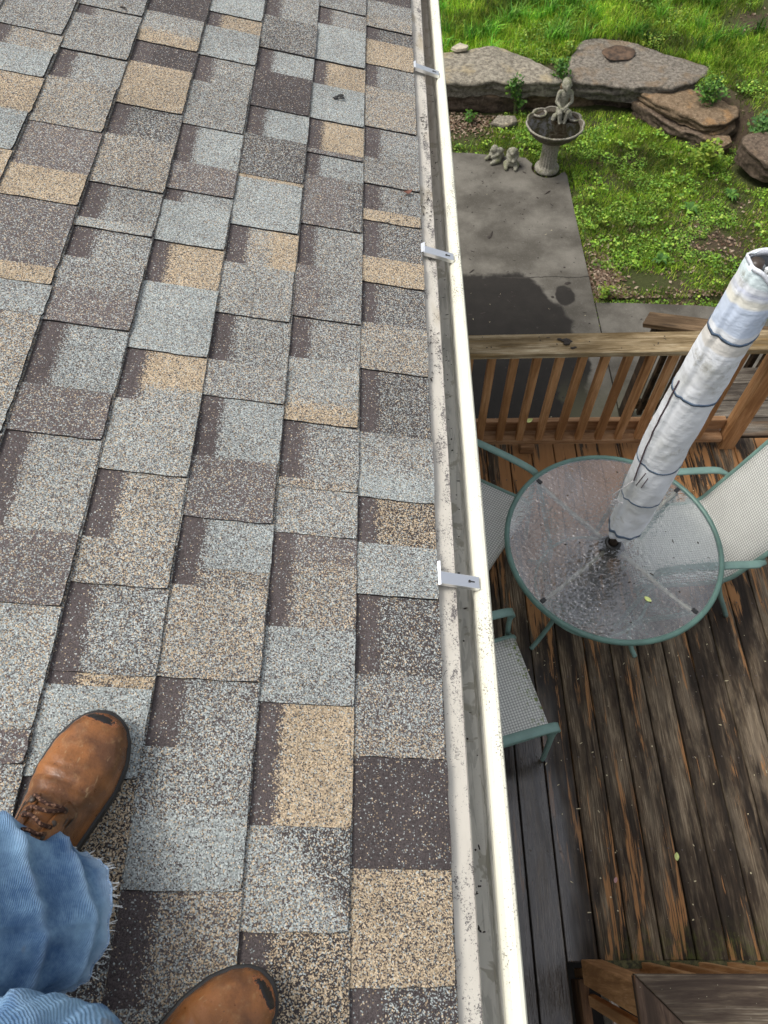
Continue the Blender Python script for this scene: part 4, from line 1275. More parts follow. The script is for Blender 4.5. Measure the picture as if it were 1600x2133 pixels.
rock('stone_slab', 'dark low stone under the large grey slab', [(2.35, 8.42), (2.9, 8.36), (3.3, 8.4), (3.4, 8.8), (2.4, 8.9)], .125, .13, ROCK_D, 5)
rock('stone_slab', 'orange-brown split stone stepping down to the right of the large grey slab',
     [(2.80, 8.24), (3.0, 7.98), (3.2, 7.78), (3.40, 7.60), (3.56, 7.60), (3.78, 7.78), (3.84, 7.98), (3.62, 8.2), (3.3, 8.3)], .235, .10, ROCK_C, 6)
rock('stone_slab', 'thin brown stone layer under the orange-brown split stone', [(2.74, 8.26), (2.96, 7.96), (3.2, 7.70), (3.38, 7.54), (3.55, 7.53), (3.80, 7.72), (3.8, 8.2), (3.2, 8.4)], .125, .14, ROCK_D, 7)
rock('garden_stone', 'small tan chunk of stone at the foot of the orange-brown stone', [(3.46, 7.42), (3.56, 7.36), (3.66, 7.42), (3.66, 7.54), (3.52, 7.58)], .15, .14, ROCK_C, 8, dome=.01, rough=.012)
rock('stone_slab', 'brown stone slab cut by the right edge of the photo', [(3.62, 7.18), (3.66, 7.02), (3.82, 6.80), (4.1, 6.68), (4.6, 6.62), (4.7, 7.1), (4.3, 7.34), (3.95, 7.38), (3.72, 7.32)], .30, .20, ROCK_D, 9)
rock('garden_stone', 'flat pale flake of stone on the grass above the long tan slab', [(.74, 8.90), (.80, 8.86), (.92, 8.88), (.94, 8.95), (.84, 9.0)], .41, .03, simple('pale_stone', (.42, .37, .27), .9, var=.2, bscale=20, bstr=.4), 10, dome=.0, rough=.006, group='loose stones')
rock('garden_stone', 'half buried tan stone at the lawn edge left of the bird bath', [(1.16, 8.02), (1.3, 7.95), (1.45, 8.0), (1.44, 8.12), (1.24, 8.14)], .05, .06, ROCK_A, 11, dome=.01, rough=.01, group='loose stones')
# rusty hollow in the big slab
hol = lathe('rust_hollow', [(.0, .0), (.06, .003), (.10, .009), (.135, .014), (.16, .014), (.175, .008)], simple('rusty_hollow', (.075, .045, .026), .9, var=.55, bscale=14, bstr=.8), None, 40,
            mod=lambda r, z, a, j: (r * (1 + .10 * math.sin(a * 2 + 1) + .05 * math.sin(a * 5)), z))
tag(hol, 'round rusty brown hollow crust on top of the large grey slab', 'rock')
hol.location = (2.655, 8.87, .332)

# ------------------------------------------------------------------ bird bath
bb = thing('bird_bath', 'cast stone bird bath with scalloped bowl of dark water and a seated child statue', 'bird bath', (1.700, 7.245, -.03))
BZ = .03
def flute(r, z, a, j):
    if 4 <= j <= 8: r = r * (1 - .11 * abs(math.cos(a * 9)) ** .6)
    return r, z
lathe('pedestal', [(.0, 0), (.115, 0), (.128, .02), (.130, .045), (.120, .062), (.098, .07), (.094, .09), (.090, .18), (.090, .28), (.094, .335), (.112, .345), (.125, .362), (.14, .375), (.0, .38)], CAST, bb, 120, mod=flute)
def scal(r, z, a, j):
    k = min(1., j / 5.) if j < 9 else .7
    s = abs(math.cos(a * 6)) ** .7
    return r * (1 + .045 * k * (s - .5)), z + .010 * k * (s - .5)
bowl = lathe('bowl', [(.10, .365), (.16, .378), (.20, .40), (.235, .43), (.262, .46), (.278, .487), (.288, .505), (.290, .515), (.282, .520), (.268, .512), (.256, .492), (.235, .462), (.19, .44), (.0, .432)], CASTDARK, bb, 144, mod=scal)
lathe('bowl_edge', [(.276, .512), (.287, .508), (.293, .517), (.283, .5265), (.272, .520), (.276, .512)], CAST, bb, 144, mod=lambda r, z, a, j: scal(r, z, a, 6))
wat = lathe('water', [(.0, .492), (.12, .492), (.254, .492)], WATER, bb, 72)
# two little shell cups at the back of the rim, either side of the statue
for x, y in ((-.13, .215), (.215, .13)):
    cup = lathe('shell_cup', [(.0, .0), (.04, .0), (.062, .006), (.072, .016), (.082, .018), (.088, .008), (.08, -.01), (.06, -.03)], CAST, bb, 36, mod=lambda r, z, a, j: (r * (1 + .06 * abs(math.cos(a * 4))), z))
    cup.location = (x, y, .499); cup.scale = (.85, .85, .8)
    lathe('cup_bottom', [(.0, .004), (.064, .009)], simple('cup_water', (.035, .025, .012), .15), cup, 24)
# seated child looking down, hands meeting over the knees
sx, sy, sz = .085, .12, .50
def q(x, y, z): return (sx + x, sy + y, sz + z)
fig = blob('statue', [
    (q(0, .075, -.05), .075, q(0, .06, .02), .062),          # rock seat
    (q(0, .055, .06), .055, q(.002, .065, .13), .046),       # hips and belly
    (q(.002, .065, .13), .046, q(.0, .060, .215), .050),     # chest
    (q(-.050, .055, .235), .024, q(.052, .055, .235), .024), # shoulders
    (q(.0, .050, .25), .022, q(-.004, .040, .275), .020),    # neck
    (q(-.006, .028, .325), .049, q(-.006, .012, .312), .044),# head bowed forward
    (q(-.006, .052, .335), .045), (q(-.006, -.028, .298), .014), (q(-.008, -.030, .318), .009),
    (q(-.052, .022, .318), .011), (q(.040, .022, .318), .011),
    (q(-.062, .050, .228), .021, q(-.078, .020, .155), .018),  # left upper arm
    (q(-.078, .020, .155), .018, q(-.030, -.055, .120), .014), # left forearm
    (q(.064, .050, .228), .021, q(.074, .015, .160), .018),
    (q(.074, .015, .160), .018, q(-.005, -.052, .125), .014),
    (q(-.018, -.058, .118), .017),
    (q(-.030, .045, .060), .036, q(-.042, -.055, .082), .028), # thighs
    (q(.030, .045, .060), .036, q(.036, -.050, .085), .028),
    (q(-.042, -.055, .082), .026, q(-.030, -.070, -.012), .018), # shins
    (q(.036, -.050, .085), .026, q(.016, -.068, -.010), .018),
    (q(-.030, -.075, -.018), .017, q(-.034, -.105, -.024), .012), # feet
    (q(.016, -.072, -.018), .017, q(.010, -.104, -.024), .012),
    (q(-.075, .0, .02), .03, q(-.095, -.01, -.04), .022), (q(.075, .02, .02), .03, q(.09, .01, -.04), .024)], CASTFIG, bb, .0075, 2)

# two small stone animals hugging at the edge of the patio
def animal(label, loc, rz, tall):
    t = thing('garden_figurine', label, 'figurine', loc, rz)
    h = .16 if tall else .12
    blob('figure', [((0, 0, .035), .062, (.01, 0, h * .55), .055), ((.01, 0, h * .55), .052, (.025, 0, h * .95), .038),
                    ((.04, 0, h * 1.15), .042), ((.078, 0, h * 1.10), .020), ((.02, .036, h * 1.2), .016, (.0, .045, h * .9), .022), ((.02, -.036, h * 1.2), .016, (.0, -.045, h * .9), .022), ((-.03, .01, h * .8), .04),
                    ((.03, .05, h * .8), .022, (.075, .02, h * .55), .018), ((.03, -.05, h * .8), .022, (.075, -.02, h * .55), .018),
                    ((.02, .055, .03), .034, (.10, .05, .018), .020), ((.02, -.055, .03), .034, (.10, -.05, .018), .020), ((-.07, 0, .03), .03)], CASTFIG, t, .008, 2)
    return t
animal('small stone animal figurine sitting upright, right one of the pair by the bird bath', (1.325, 7.30, 0), R(-100), True)
animal('lower stone animal figurine leaning, left one of the pair by the bird bath', (1.175, 7.40, 0), R(-150), False)

# ------------------------------------------------------------------ grass, weeds, litter
rg = np.random.default_rng(5)
def gz(X, Y): return np.array([ground_z(float(x), float(y)) for x, y in zip(X, Y)])
def nz2(X, Y, s, o=0.): return np.array([noise.noise((float(x) * s, float(y) * s, o)) for x, y in zip(X, Y)])
ROCKS = [((.2, 8.25), (1.95, 8.95)), ((2.0, 8.2), (3.6, 9.1))]
outl = []
for o in list(COL.objects):
    if o.name.startswith('stone_slab') or o.name.startswith('garden_stone'):
        n = 84; pv = [(o.data.vertices[1 + 15 * n + i].co.x + o.location.x, o.data.vertices[1 + 15 * n + i].co.y + o.location.y) for i in range(0, n, 3)]
        outl.append(np.array(pv))
def inside(X, Y, poly):
    r = np.zeros(len(X), bool); m = len(poly)
    for i in range(m):
        x1, y1 = poly[i]; x2, y2 = poly[(i + 1) % m]
        if y1 == y2: continue
        c = ((y1 > Y) != (y2 > Y)) & (X < (x2 - x1) * (Y - y1) / (y2 - y1) + x1)
        r ^= c
    return r
def free(X, Y, edge=0.0):
    ok = np.ones(len(X), bool)
    for pv in outl: ok &= ~inside(X, Y, pv)
    o1 = np.array(out1); o2 = np.array(out2)
    ok &= ~inside(X + edge, Y, o1) & ~inside(X, Y + edge, o2)
    ok &= ((X - 1.70) ** 2 + (Y - 7.245) ** 2) > .155 ** 2
    ok &= Y > 4.3
    return ok
def lushness(X, Y):
    d = .5 + .5 * nz2(X, Y, .9, 4.) + .35 * nz2(X, Y, 2.8, 8.)
    bare = np.exp(-(((X - 3.15) / .55) ** 2 + ((Y - 6.15) / .40) ** 2)) + np.exp(-(((X - 4.75) / .5) ** 2 + ((Y - 9.8) / .6) ** 2)) + .8 * np.exp(-(((X - 2.0) / .14) ** 2 + ((Y - 5.55) / .35) ** 2)) + .9 * np.exp(-(((X - .85) / .5) ** 2 + ((Y - 8.05) / .22) ** 2)) + .5 * np.exp(-(((X - 2.5) / .5) ** 2 + ((Y - 5.5) / .2) ** 2))
    return np.clip(d - bare * .62, 0, 1)
def sample(n, x0, x1, y0, y1, thr=.0, power=1.):
    X = rg.uniform(x0, x1, n); Y = rg.uniform(y0, y1, n)
    k = free(X, Y); X, Y = X[k], Y[k]
    l = lushness(X, Y); k = rg.random(len(X)) < np.clip((l - thr) * power, 0, 1)
    return X[k], Y[k]

def blades(name, X, Y, hmin, hmax, w, cols, lean=.6):
    n = len(X); Z = gz(X, Y) - .004
    H = rg.uniform(hmin, hmax, n); A = rg.uniform(0, 6.283, n); Ln = rg.uniform(.15, 1., n) * lean * H
    W = rg.uniform(.6, 1.25, n) * w
    B = rg.uniform(0, 6.283, n)
    dx, dy = np.cos(A), np.sin(A); px, py = np.cos(B), np.sin(B)
    V = np.zeros((n, 5, 3)); base = np.stack([X, Y, Z], 1)
    side = np.stack([px * W, py * W, 0 * W], 1) / 2
    mid = base + np.stack([dx * Ln * .35, dy * Ln * .35, H * .62], 1)
    tip = base + np.stack([dx * Ln * 1.1, dy * Ln * 1.1, H * (1 - .25 * Ln / H)], 1)
    V[:, 0] = base - side; V[:, 1] = base + side; V[:, 2] = mid + side * .8; V[:, 3] = mid - side * .8; V[:, 4] = tip
    idx = np.arange(n)[:, None] * 5
    F = np.concatenate([idx + [[0, 1, 2]], idx + [[0, 2, 3]], idx + [[3, 2, 4]]], 0)
    c = cols[rg.integers(0, len(cols), n)] * rg.uniform(.7, 1.35, (n, 1))
    c = c * (.88 + .95 * nz2(X, Y, 1.7, 50.) + .65 * nz2(X, Y, 6., 60.))[:, None].clip(.3, 1.6)
    T = np.concatenate([c, c, c], 0)
    return tag(npmesh(name, V.reshape(-1, 3), F, GRASS, None, T), kind='stuff')

def leaves(X, Y, Z, size, cols, flat=.5, asp=.62):
    """small pointed leaves, 2 quads folded along the rib; returns V, F, T"""
    n = len(X)
    S_ = rg.uniform(.6, 1.25, n) * size; A = rg.uniform(0, 6.283, n); El = rg.normal(0, flat, n); Rl = rg.normal(0, flat, n)
    ux = np.stack([np.cos(A) * np.cos(El), np.sin(A) * np.cos(El), np.sin(El)], 1)
    s0 = np.stack([-np.sin(A), np.cos(A), 0 * A], 1)
    nn_ = np.cross(ux, s0)
    vx = s0 * np.cos(Rl)[:, None] + nn_ * np.sin(Rl)[:, None]
    wx = np.cross(ux, vx)
    P = np.stack([X, Y, Z], 1); S1 = S_[:, None]
    V = np.zeros((n, 6, 3))
    V[:, 0] = P - ux * S1 * .5
    V[:, 1] = P - ux * S1 * .08 + vx * S1 * asp * .5 + wx * S1 * .10
    V[:, 2] = P + ux * S1 * .5
    V[:, 3] = P - ux * S1 * .08 - vx * S1 * asp * .5 + wx * S1 * .10
    V[:, 4] = P + ux * S1 * .28 + vx * S1 * asp * .30 + wx * S1 * .06
    V[:, 5] = P + ux * S1 * .28 - vx * S1 * asp * .30 + wx * S1 * .06
    i = np.arange(n)[:, None] * 6
    F = np.concatenate([i + [[0, 1, 4, 2]], i + [[0, 2, 5, 3]]], 0)
    c = cols[rg.integers(0, len(cols), n)] * rg.uniform(.75, 1.3, (n, 1))
    return V.reshape(-1, 3), F, np.concatenate([c, c], 0)

GC = np.array([(.17, .30, .016), (.24, .40, .025), (.09, .19, .014), (.33, .46, .035), (.17, .34, .03), (.38, .42, .07)])
GL_ = np.array([(.19, .35, .035), (.14, .28, .028), (.25, .41, .05), (.33, .44, .08), (.10, .21, .022), (.12, .25, .045)])
X, Y = sample(170000, .45, 4.9, 4.9, 8.9, .05, 1.5)
blades('lawn_grass', X, Y, .028, .070, .0060, GC, .9)
X, Y = sample(110000, .45, 5.9, 8.6, 12.2, .0, 1.6)
blades('upper_grass', X, Y, .05, .13, .0075, GC * 1.15, .8)
# tufts of longer grass
tx, ty = sample(230, .5, 5.6, 8.9, 11.6, .2, 1.6)
TX = np.repeat(tx, 46) + rg.normal(0, .035, len(tx) * 46); TY = np.repeat(ty, 46) + rg.normal(0, .035, len(tx) * 46)
k = free(TX, TY); blades('tufts_of_grass', TX[k], TY[k], .12, .26, .012, GC * np.array([.62, .95, 1.1]), 1.0)
tx, ty = sample(90, .5, 4.8, 5.2, 8.2, .25, 1.6)
TX = np.repeat(tx, 30) + rg.normal(0, .03, len(tx) * 30); TY = np.repeat(ty, 30) + rg.normal(0, .03, len(tx) * 30)
k = free(TX, TY); blades('lawn_tufts', TX[k], TY[k], .05, .10, .006, GC, .9)
# broad-leaved weeds in patches
def patchy(n, x0, x1, y0, y1, s, thr, o):
    X = rg.uniform(x0, x1, n); Y = rg.uniform(y0, y1, n); k = free(X, Y); X, Y = X[k], Y[k]
    q_ = nz2(X, Y, s, o) + .5 * nz2(X, Y, s * 3.3, o + 3) ; l = lushness(X, Y)
    k = (q_ > thr) & (l > .12); return X[k], Y[k]
X, Y = patchy(90000, .45, 4.9, 4.9, 8.9, 2.1, .10, 20.)
V, F, T = leaves(X, Y, gz(X, Y) + rg.uniform(.008, .045, len(X)), .024, GL_, .45)
tag(npmesh('ground_cover', V, F, LEAF, None, T), kind='stuff')
X, Y = patchy(32000, .45, 5.9, 8.8, 12., 1.4, .16, 33.)
V, F, T = leaves(X, Y, gz(X, Y) + rg.uniform(.02, .085, len(X)), .032, GL_ * .85, .45)
tag(npmesh('upper_ground_cover', V, F, LEAF, None, T), kind='stuff')
# scattered bright sprigs of clover-like weeds
cx_, cy_ = sample(430, .5, 4.8, 5.0, 8.4, .12, 1.6)
m = 13
X = np.repeat(cx_, m) + rg.normal(0, .026, len(cx_) * m); Y = np.repeat(cy_, m) + rg.normal(0, .026, len(cx_) * m)
k = free(X, Y, .0); X, Y = X[k], Y[k]
V, F, T = leaves(X, Y, gz(X, Y) + rg.uniform(.03, .075, len(X)), .030, GL_ * np.array([1.35, 1.3, 1.2]), .35, .8)
tag(npmesh('sprigs', V, F, LEAF, None, T), kind='stuff')
# dead leaves and wood chips where the soil is bare
LC = np.array([(.20, .13, .085), (.13, .085, .055), (.26, .19, .13), (.09, .05, .03), (.32, .25, .18)])
X1 = np.concatenate([rg.normal(.95, .45, 1300), rg.normal(2.02, .10, 1300), rg.uniform(.5, 4.8, 1700), rg.normal(3.2, .5, 700), rg.uniform(1.92, 3.4, 500)])
Y1 = np.concatenate([rg.normal(8.08, .13, 1300), rg.normal(5.50, .25, 1300), rg.uniform(5.0, 11.5, 1700), rg.normal(6.2, .35, 700), rg.normal(5.25, .05, 500)])
k = free(X1, Y1, 0.); X, Y = X1[k], Y1[k]
V, F, T = leaves(X, Y, gz(X, Y) + rg.uniform(.003, .016, len(X)), .036, LC, .3)
tag(npmesh('leaf_litter', V, F, LITTER, None, T), kind='stuff')

# individual plants
def plant(name, label, loc, r, h, n, size, cols, group=None, stems=6, climb=None):
    t = thing(name, label, 'plant', loc, 0, group)
    rr = rg.random(n) ** .5 * r; A = rg.uniform(0, 6.283, n); zz = h * rg.beta(2.2, 1.5, n)
    f = np.sin(np.clip(zz / h, .08, 1) * math.pi * .62 + .35)
    lump = .75 + .35 * np.sin(A * 3 + zz * 20)
    X = np.cos(A) * rr * f * lump; Y = np.sin(A) * rr * f * lump
    if climb: X = X + climb[0] * np.sin(zz * 14) ; Y = Y * .5 + climb[1] * zz
    V, F, T = leaves(X, Y, zz, size, cols, .5, .66)
    npmesh('foliage', V, F, LEAF, t, T)
    for i in range(stems):
        a = 6.283 * i / stems
        e_ = Vector((math.cos(a) * r * .6, math.sin(a) * r * .6 * (.5 if climb else 1), h * .8))
        if climb: e_.y += climb[1] * h * .8
        tube('stem', bez([(0, 0, -.02), (e_.x * .3, e_.y * .3, h * .4), tuple(e_)], 3), .0022, simple('plant_stem', (.10, .13, .04), .7) if i == 0 and 'plant_stem' not in bpy.data.materials else bpy.data.materials['plant_stem'], t, 5)
    return t
YG = np.array([(.20, .30, .03), (.28, .34, .045), (.14, .25, .03)]); MG = np.array([(.07, .17, .03), (.10, .22, .03), (.05, .13, .025), (.15, .28, .04)]); DG = np.array([(.05, .14, .03), (.08, .18, .045), (.11, .22, .05)])
plant('weed', 'green climbing weed in front of the long tan stone slab', (1.44, 8.215, 0), .10, .46, 210, .042, MG, climb=(.05, .02))
plant('weed', 'small bright green weed growing in the gap between the two big stone slabs', (1.93, 8.40, .22), .14, .30, 260, .042, MG)
plant('weed', 'sprig of leaves at the back corner of the large grey slab', (2.12, 8.98, .26), .12, .16, 110, .038, YG)
plant('weed', 'bushy green weed on top of the orange-brown stone', (3.50, 8.02, .22), .21, .24, 420, .044, MG)
plant('weed', 'yellow-green weed beside the tan chunk of stone', (3.36, 7.20, .0), .20, .26, 330, .050, YG)
plant('weed', 'blue-green leafy weed spilling over the right hand stone', (3.98, 7.46, .14), .24, .26, 430, .044, DG)
plant('weed', 'green weed at the lawn edge under the lower stone layer, near the gutter', (.93, 8.12, 0), .09, .12, 90, .036, MG)
plant('weed', 'weed with leaves on the grass behind the point of the large grey slab', (3.05, 9.14, .27), .16, .12, 130, .042, YG)
plant('weed', 'lone weed at the corner where the lawn meets both concrete slabs', (2.00, 5.28, 0), .10, .10, 90, .036, YG)
for i, (x, y, lab) in enumerate(((3.75, 5.95, 'coarse dandelion-like weed on the bare soil at the right edge of the lawn'), (3.05, 6.5, 'flat rosette weed on bare soil in the right part of the lawn'), (3.50, 6.7, 'spiky green weed on the lawn below the stone at the right edge'), (2.60, 5.75, 'low rosette weed near the front of the lawn'))):
    t = thing('rosette_weed', lab, 'plant', (x, y, ground_z(x, y)), i * 1.3)
    n = 11 + 2 * (i % 3)
    vs, fs, tt = [], [], []
    for k_ in range(n):
        a = 6.283 * k_ / n + rb.uniform(-.2, .2); L = rb.uniform(.04, .12); d = Vector((math.cos(a), math.sin(a), 0)); s_ = Vector((-d.y, d.x, 0)); b0 = len(vs)
        for j in range(5):
            tq = j / 4; w = .016 * math.sin(math.pi * (tq * .85 + .1)); p = d * L * tq + Vector((0, 0, .075 * math.sin(tq * 2.4) + .01))
            vs += [p - s_ * w, p + s_ * w]
        for j in range(4): fs.append((b0 + 2 * j, b0 + 2 * j + 1, b0 + 2 * j + 3, b0 + 2 * j + 2)); tt.append(MG[k_ % 4])
    npmesh('leaves', np.array([tuple(v) for v in vs]), np.array(fs), LEAF, t, np.array(tt))

# trees behind the yard, beyond the frame: seen as reflections in the water
def tree(loc, h, r, label):
    t = thing('oak_tree', label, 'tree', loc, rg.uniform(0, 6), 'trees behind the yard')
    vs_, fs_ = sweep(bez([(0, 0, -.3), (.1, .05, h * .25), (-.05, .1, h * .55), (.1, 0, h * .85)], 5), [.22 - .012 * i for i in range(16)], 10)
    pymesh('trunk', vs_, fs_, BARK, t, True)
    for i in range(6):
        a = i * 1.1; z0 = h * (.32 + .08 * i)
        tube('limb', bez([(0, 0, z0), (math.cos(a) * r * .4, math.sin(a) * r * .4, z0 + .7), (math.cos(a) * r * .8, math.sin(a) * r * .8, z0 + 1.6)], 4), [.09 - .008 * j for j in range(9)], BARK, t, 7)
    X, Y, Z = [], [], []
    for i in range(26):
        a = rg.uniform(0, 6.28); rr = r * rg.uniform(.15, .95); z = h * rg.uniform(.35, 1.0); cr = rg.uniform(.6, 1.2)
        f = 1 - abs(z / h - .62) * .9
        d = rg.normal(0, 1, (170, 3)); d /= np.linalg.norm(d, axis=1)[:, None]; d *= cr * rg.random((170, 1)) ** .4
        X.append(math.cos(a) * rr * f + d[:, 0]); Y.append(math.sin(a) * rr * f + d[:, 1]); Z.append(z + d[:, 2] * .75)
    V, F, T = leaves(np.concatenate(X), np.concatenate(Y), np.concatenate(Z), .20, GL_ * .55, .7)
    npmesh('crown', V, F, LEAF, t, T)
tree((-2.5, 21, .6), 9.5, 3.2, 'leafy tree at the back of the yard, leftmost')
tree((7.0, 24, .7), 14, 2.8, 'tall leafy tree at the back of the yard, middle')
tree((12.5, 20, .6), 10, 3.6, 'broad leafy tree at the back of the yard, rightmost')
# ------------------------------------------------------------------ the person on the roof (jeans and boots)
pr = thing('person', 'person in faded blue jeans and worn brown leather boots standing on the shingles', 'person', RP(-.2, .0, 0))
PL = Vector(pr.location)
def boot(name, heel, toe, label, torn_side=1, seed=0, bend=1):
    """heel, toe: (u, v) on the roof plane"""
    h3, t3 = RP(*heel, .004), RP(*toe, .004)
    X = (t3 - h3); L = X.length; X.normalize(); Z = NRM; Y = Z.cross(X)      # Y to the wearer's left
    M_ = Matrix(((X.x, Y.x, Z.x, h3.x - PL.x), (X.y, Y.y, Z.y, h3.y - PL.y), (X.z, Y.z, Z.z, h3.z - PL.z), (0, 0, 0, 1)))
    def wid(s):   # half width along the sole, s 0 heel .. 1 toe
        pts = [(0, .0), (.02, .020), (.08, .033), (.2, .036), (.38, .034), (.55, .041), (.70, .0475), (.80, .0455), (.88, .039), (.94, .030), (.98, .018), (1, .0)]
        for (a, wa), (b, wb) in zip(pts, pts[1:]):
            if s <= b:
                t = (s - a) / (b - a); return wa + (wb - wa) * (math.sin(t * math.pi / 2) if b < .1 else (t if b < .85 else 1 - math.cos(t * math.pi / 2) if wb < wa else t))
        return 0
    def ctr(s): return .010 * math.sin(max(0, s - .3) * 1.9) * -bend * .8
    def hei(s):
        pts = [(0, .118), (.15, .13), (.30, .135), (.42, .125), (.52, .104), (.62, .084), (.72, .069), (.82, .059), (.90, .050), (.96, .040), (1, .026)]
        for (a, wa), (b, wb) in zip(pts, pts[1:]):
            if s <= b: t = (s - a) / (b - a); return wa + (wb - wa) * t
        return pts[-1][1]
    root = bpy.data.objects.new(name, None); COL.objects.link(root); root.parent = pr; root.matrix_local = M_
    root['label'] = label
    # sole with welt rim
    n = 64
    outl_ = []
    for i in range(n):
        a = i / n * 2
        s, sg = (a, 1) if a <= 1 else (2 - a, -1)
        s = .5 - .5 * math.cos(math.pi * s)
        outl_.append(((s) * L, ctr(s) + sg * wid(s)))
    def offs(o_, d):
        r = []
        for i in range(n):
            p, q_, w = Vector(o_[i - 1]), Vector(o_[i]), Vector(o_[(i + 1) % n])
            t = (w - p).normalized(); r.append((q_.x + t.y * -d * -1 * -1, q_.y + t.x * d))
        return r
    def offs(o_, d):
        c = Vector((L * .5, 0)); r = []
        for i in range(n):
            p, w, q_ = Vector(o_[i - 1]), Vector(o_[(i + 1) % n]), Vector(o_[i])
            t = (w - p).normalized(); nr_ = Vector((t.y, -t.x))
            if nr_.dot(q_ - c) < 0: nr_ = -nr_
            r.append(q_ + nr_ * d)
        return r
    rings = [(offs(outl_, .002), .0), (offs(outl_, .0045), .006), (offs(outl_, .0045), .014), (offs(outl_, .003), .0155), (offs(outl_, .005), .017), (offs(outl_, .005), .025), (offs(outl_, .0035), .0275), (offs(outl_, -.006), .028)]
    vs, fs = [], []
    for rg_, z in rings:
        for p in rg_:
            zz = z + .006 * max(0, (p[0] / L - .75) / .25) ** 2
            vs.append((p[0], p[1], zz))
    for j in range(len(rings) - 1):
        for i in range(n): fs.append((j * n + i, j * n + (i + 1) % n, (j + 1) * n + (i + 1) % n, (j + 1) * n + i))
    fs.append(tuple(range(n)))
    sole = pymesh('sole', vs, fs, RUBBER, root, True)
    # upper: dome sections
    def P(s, t, off=0.):
        """t 0..1 across, left bottom -> top -> right bottom"""
        w = wid(s) + .001; hh = hei(s) - .024
        an = math.pi * t
        cx_ = math.cos(an); sn_ = math.sin(an)
        e = .78
        yy = w * (abs(cx_) ** e) * (1 if cx_ > 0 else -1)
        # leather bulges over the welt, narrows to the instep
        nar = 1 - .30 * max(0, min(1, (.66 - s) / .35)) * sn_
        yy *= nar
        zz = .026 + hh * (sn_ ** (.80 if s > .6 else .95))
        zz += .006 * max(0, (s - .75) / .25) ** 2
        # creases across the vamp
        for (s0, dp, wd, sl) in ((.655, .0050, .016, .10), (.615, .0042, .012, -.12), (.70, .0022, .010, .22), (.585, .003, .010, .05)):
            zz -= 1.45 * dp * math.exp(-((s + sl * (t - .5) * .35 - s0) / wd) ** 2) * sn_ ** .5
            zz += dp * .55 * math.exp(-((s + sl * (t - .5) * .35 - s0 - .028) / wd) ** 2) * sn_ ** .5
        zz += .0016 * noise.noise((s * 9 + seed, t * 4, 2.)) + .0008 * noise.noise((s * 26 + seed, t * 11, 5.))
        p = Vector((s * L, ctr(s) + yy, zz))
        if off:
            c = Vector((s * L, ctr(s), .03)); d = (p - c).normalized(); p = p + d * off
        return p
    ns, nt = 72, 40
    vs, fs, uv, edge, torn = [], [], [], [], []
    for i in range(ns + 1):
        s = .004 + .993 * (.5 - .5 * math.cos(math.pi * (.06 + .94 * i / ns))) if True else i / ns
        s = min(.997, s)
        for k in range(nt + 1):
            t = k / nt
            vs.append(P(s, t)); uv.append((s * L, t * .16))
            ed = max(0, 1 - min(t, 1 - t) / .20) * .55 + max(0, (s - .90) / .1) * .45
            if torn_side > 0: tt = 1 - t
            else: tt = t
            ed += .35 * max(0, 1 - tt / .45)
            edge.append(min(1, ed))
            # torn toe: a rip along the outer front of the toe cap and a second lower on the flank
            tv = math.exp(-((s - .965) / .024) ** 2 - ((tt - .42) / .30) ** 2) * 1.15
            tv = max(tv, math.exp(-((s - .885) / .045) ** 2 - ((tt - .125) / .050) ** 2) * .95)
            tv = max(tv, math.exp(-((s - .80) / .030) ** 2 - ((tt - .105) / .035) ** 2) * .62)
            torn.append(tv)
    m = nt + 1
    for i in range(ns):
        for k in range(nt): fs.append((i * m + k, i * m + k + 1, (i + 1) * m + k + 1, (i + 1) * m + k))
    me = bpy.data.meshes.new('upper'); me.from_pydata([tuple(v) for v in vs], [], fs); me.update()
    ul = me.uv_layers.new(name='UVMap')
    for l in me.loops: ul.data[l.index].uv = uv[l.vertex_index]
    for nm, dat in (('edge', edge), ('torn', torn)):
        at = me.attributes.new(nm, 'FLOAT', 'POINT'); at.data.foreach_set('value', np.array(dat, np.float32))
    link('upper', me, LEATHER, root, True)
    # lace flaps (two scalloped facings), tongue and laces
    for sg in (-1, 1):
        V, F = [], []; ni, nj = 22, 8
        uvs2 = []
        for i in range(ni + 1):
            s = .30 + (.575 - .30) * i / ni
            for j in range(nj + 1):
                q_ = j / nj
                inner_ = .055 + .035 * (s - .30) / .27
                outer_ = .22 + .035 * math.sin(i * 1.05) - .10 * max(0, (s - .535) / .04) ** 1.5
                o_ = inner_ + (max(inner_ + .02, outer_) - inner_) * q_
                t = .5 + sg * o_
                V.append(P(s, t, .0030 - .0024 * q_ ** 4)); uvs2.append((s * L, t * .16))
        for i in range(ni):
            for j in range(nj): F.append((i * (nj + 1) + j, i * (nj + 1) + j + 1, (i + 1) * (nj + 1) + j + 1, (i + 1) * (nj + 1) + j))
        me = bpy.data.meshes.new('lace_flap'); me.from_pydata([tuple(v) for v in V], [], F); me.update()
        ul = me.uv_layers.new(name='UVMap')
        for l in me.loops: ul.data[l.index].uv = uvs2[l.vertex_index]
        fo = link('lace_flap', me, LEATHER, root, True)
        md = fo.modifiers.new('t', 'SOLIDIFY'); md.thickness = .0022; md.offset = 1
        for s in (.54, .48, .42, .36):
            c = P(s, .5 + sg * .125, .0062); nrm_ = (c - Vector((s * L, 0, .03))).normalized()
            rot = nrm_.to_track_quat('Z', 'Y').to_matrix().to_4x4()
            bm = bmesh.new()
            bmesh.ops.create_cone(bm, cap_ends=True, segments=14, radius1=.0036, radius2=.0032, depth=.0012, matrix=Matrix.Translation(c) @ rot)
            bm_obj('eyelet', bm, EYELET, root, True)
    rows_ = (.545, .515, .47, .42, .37)
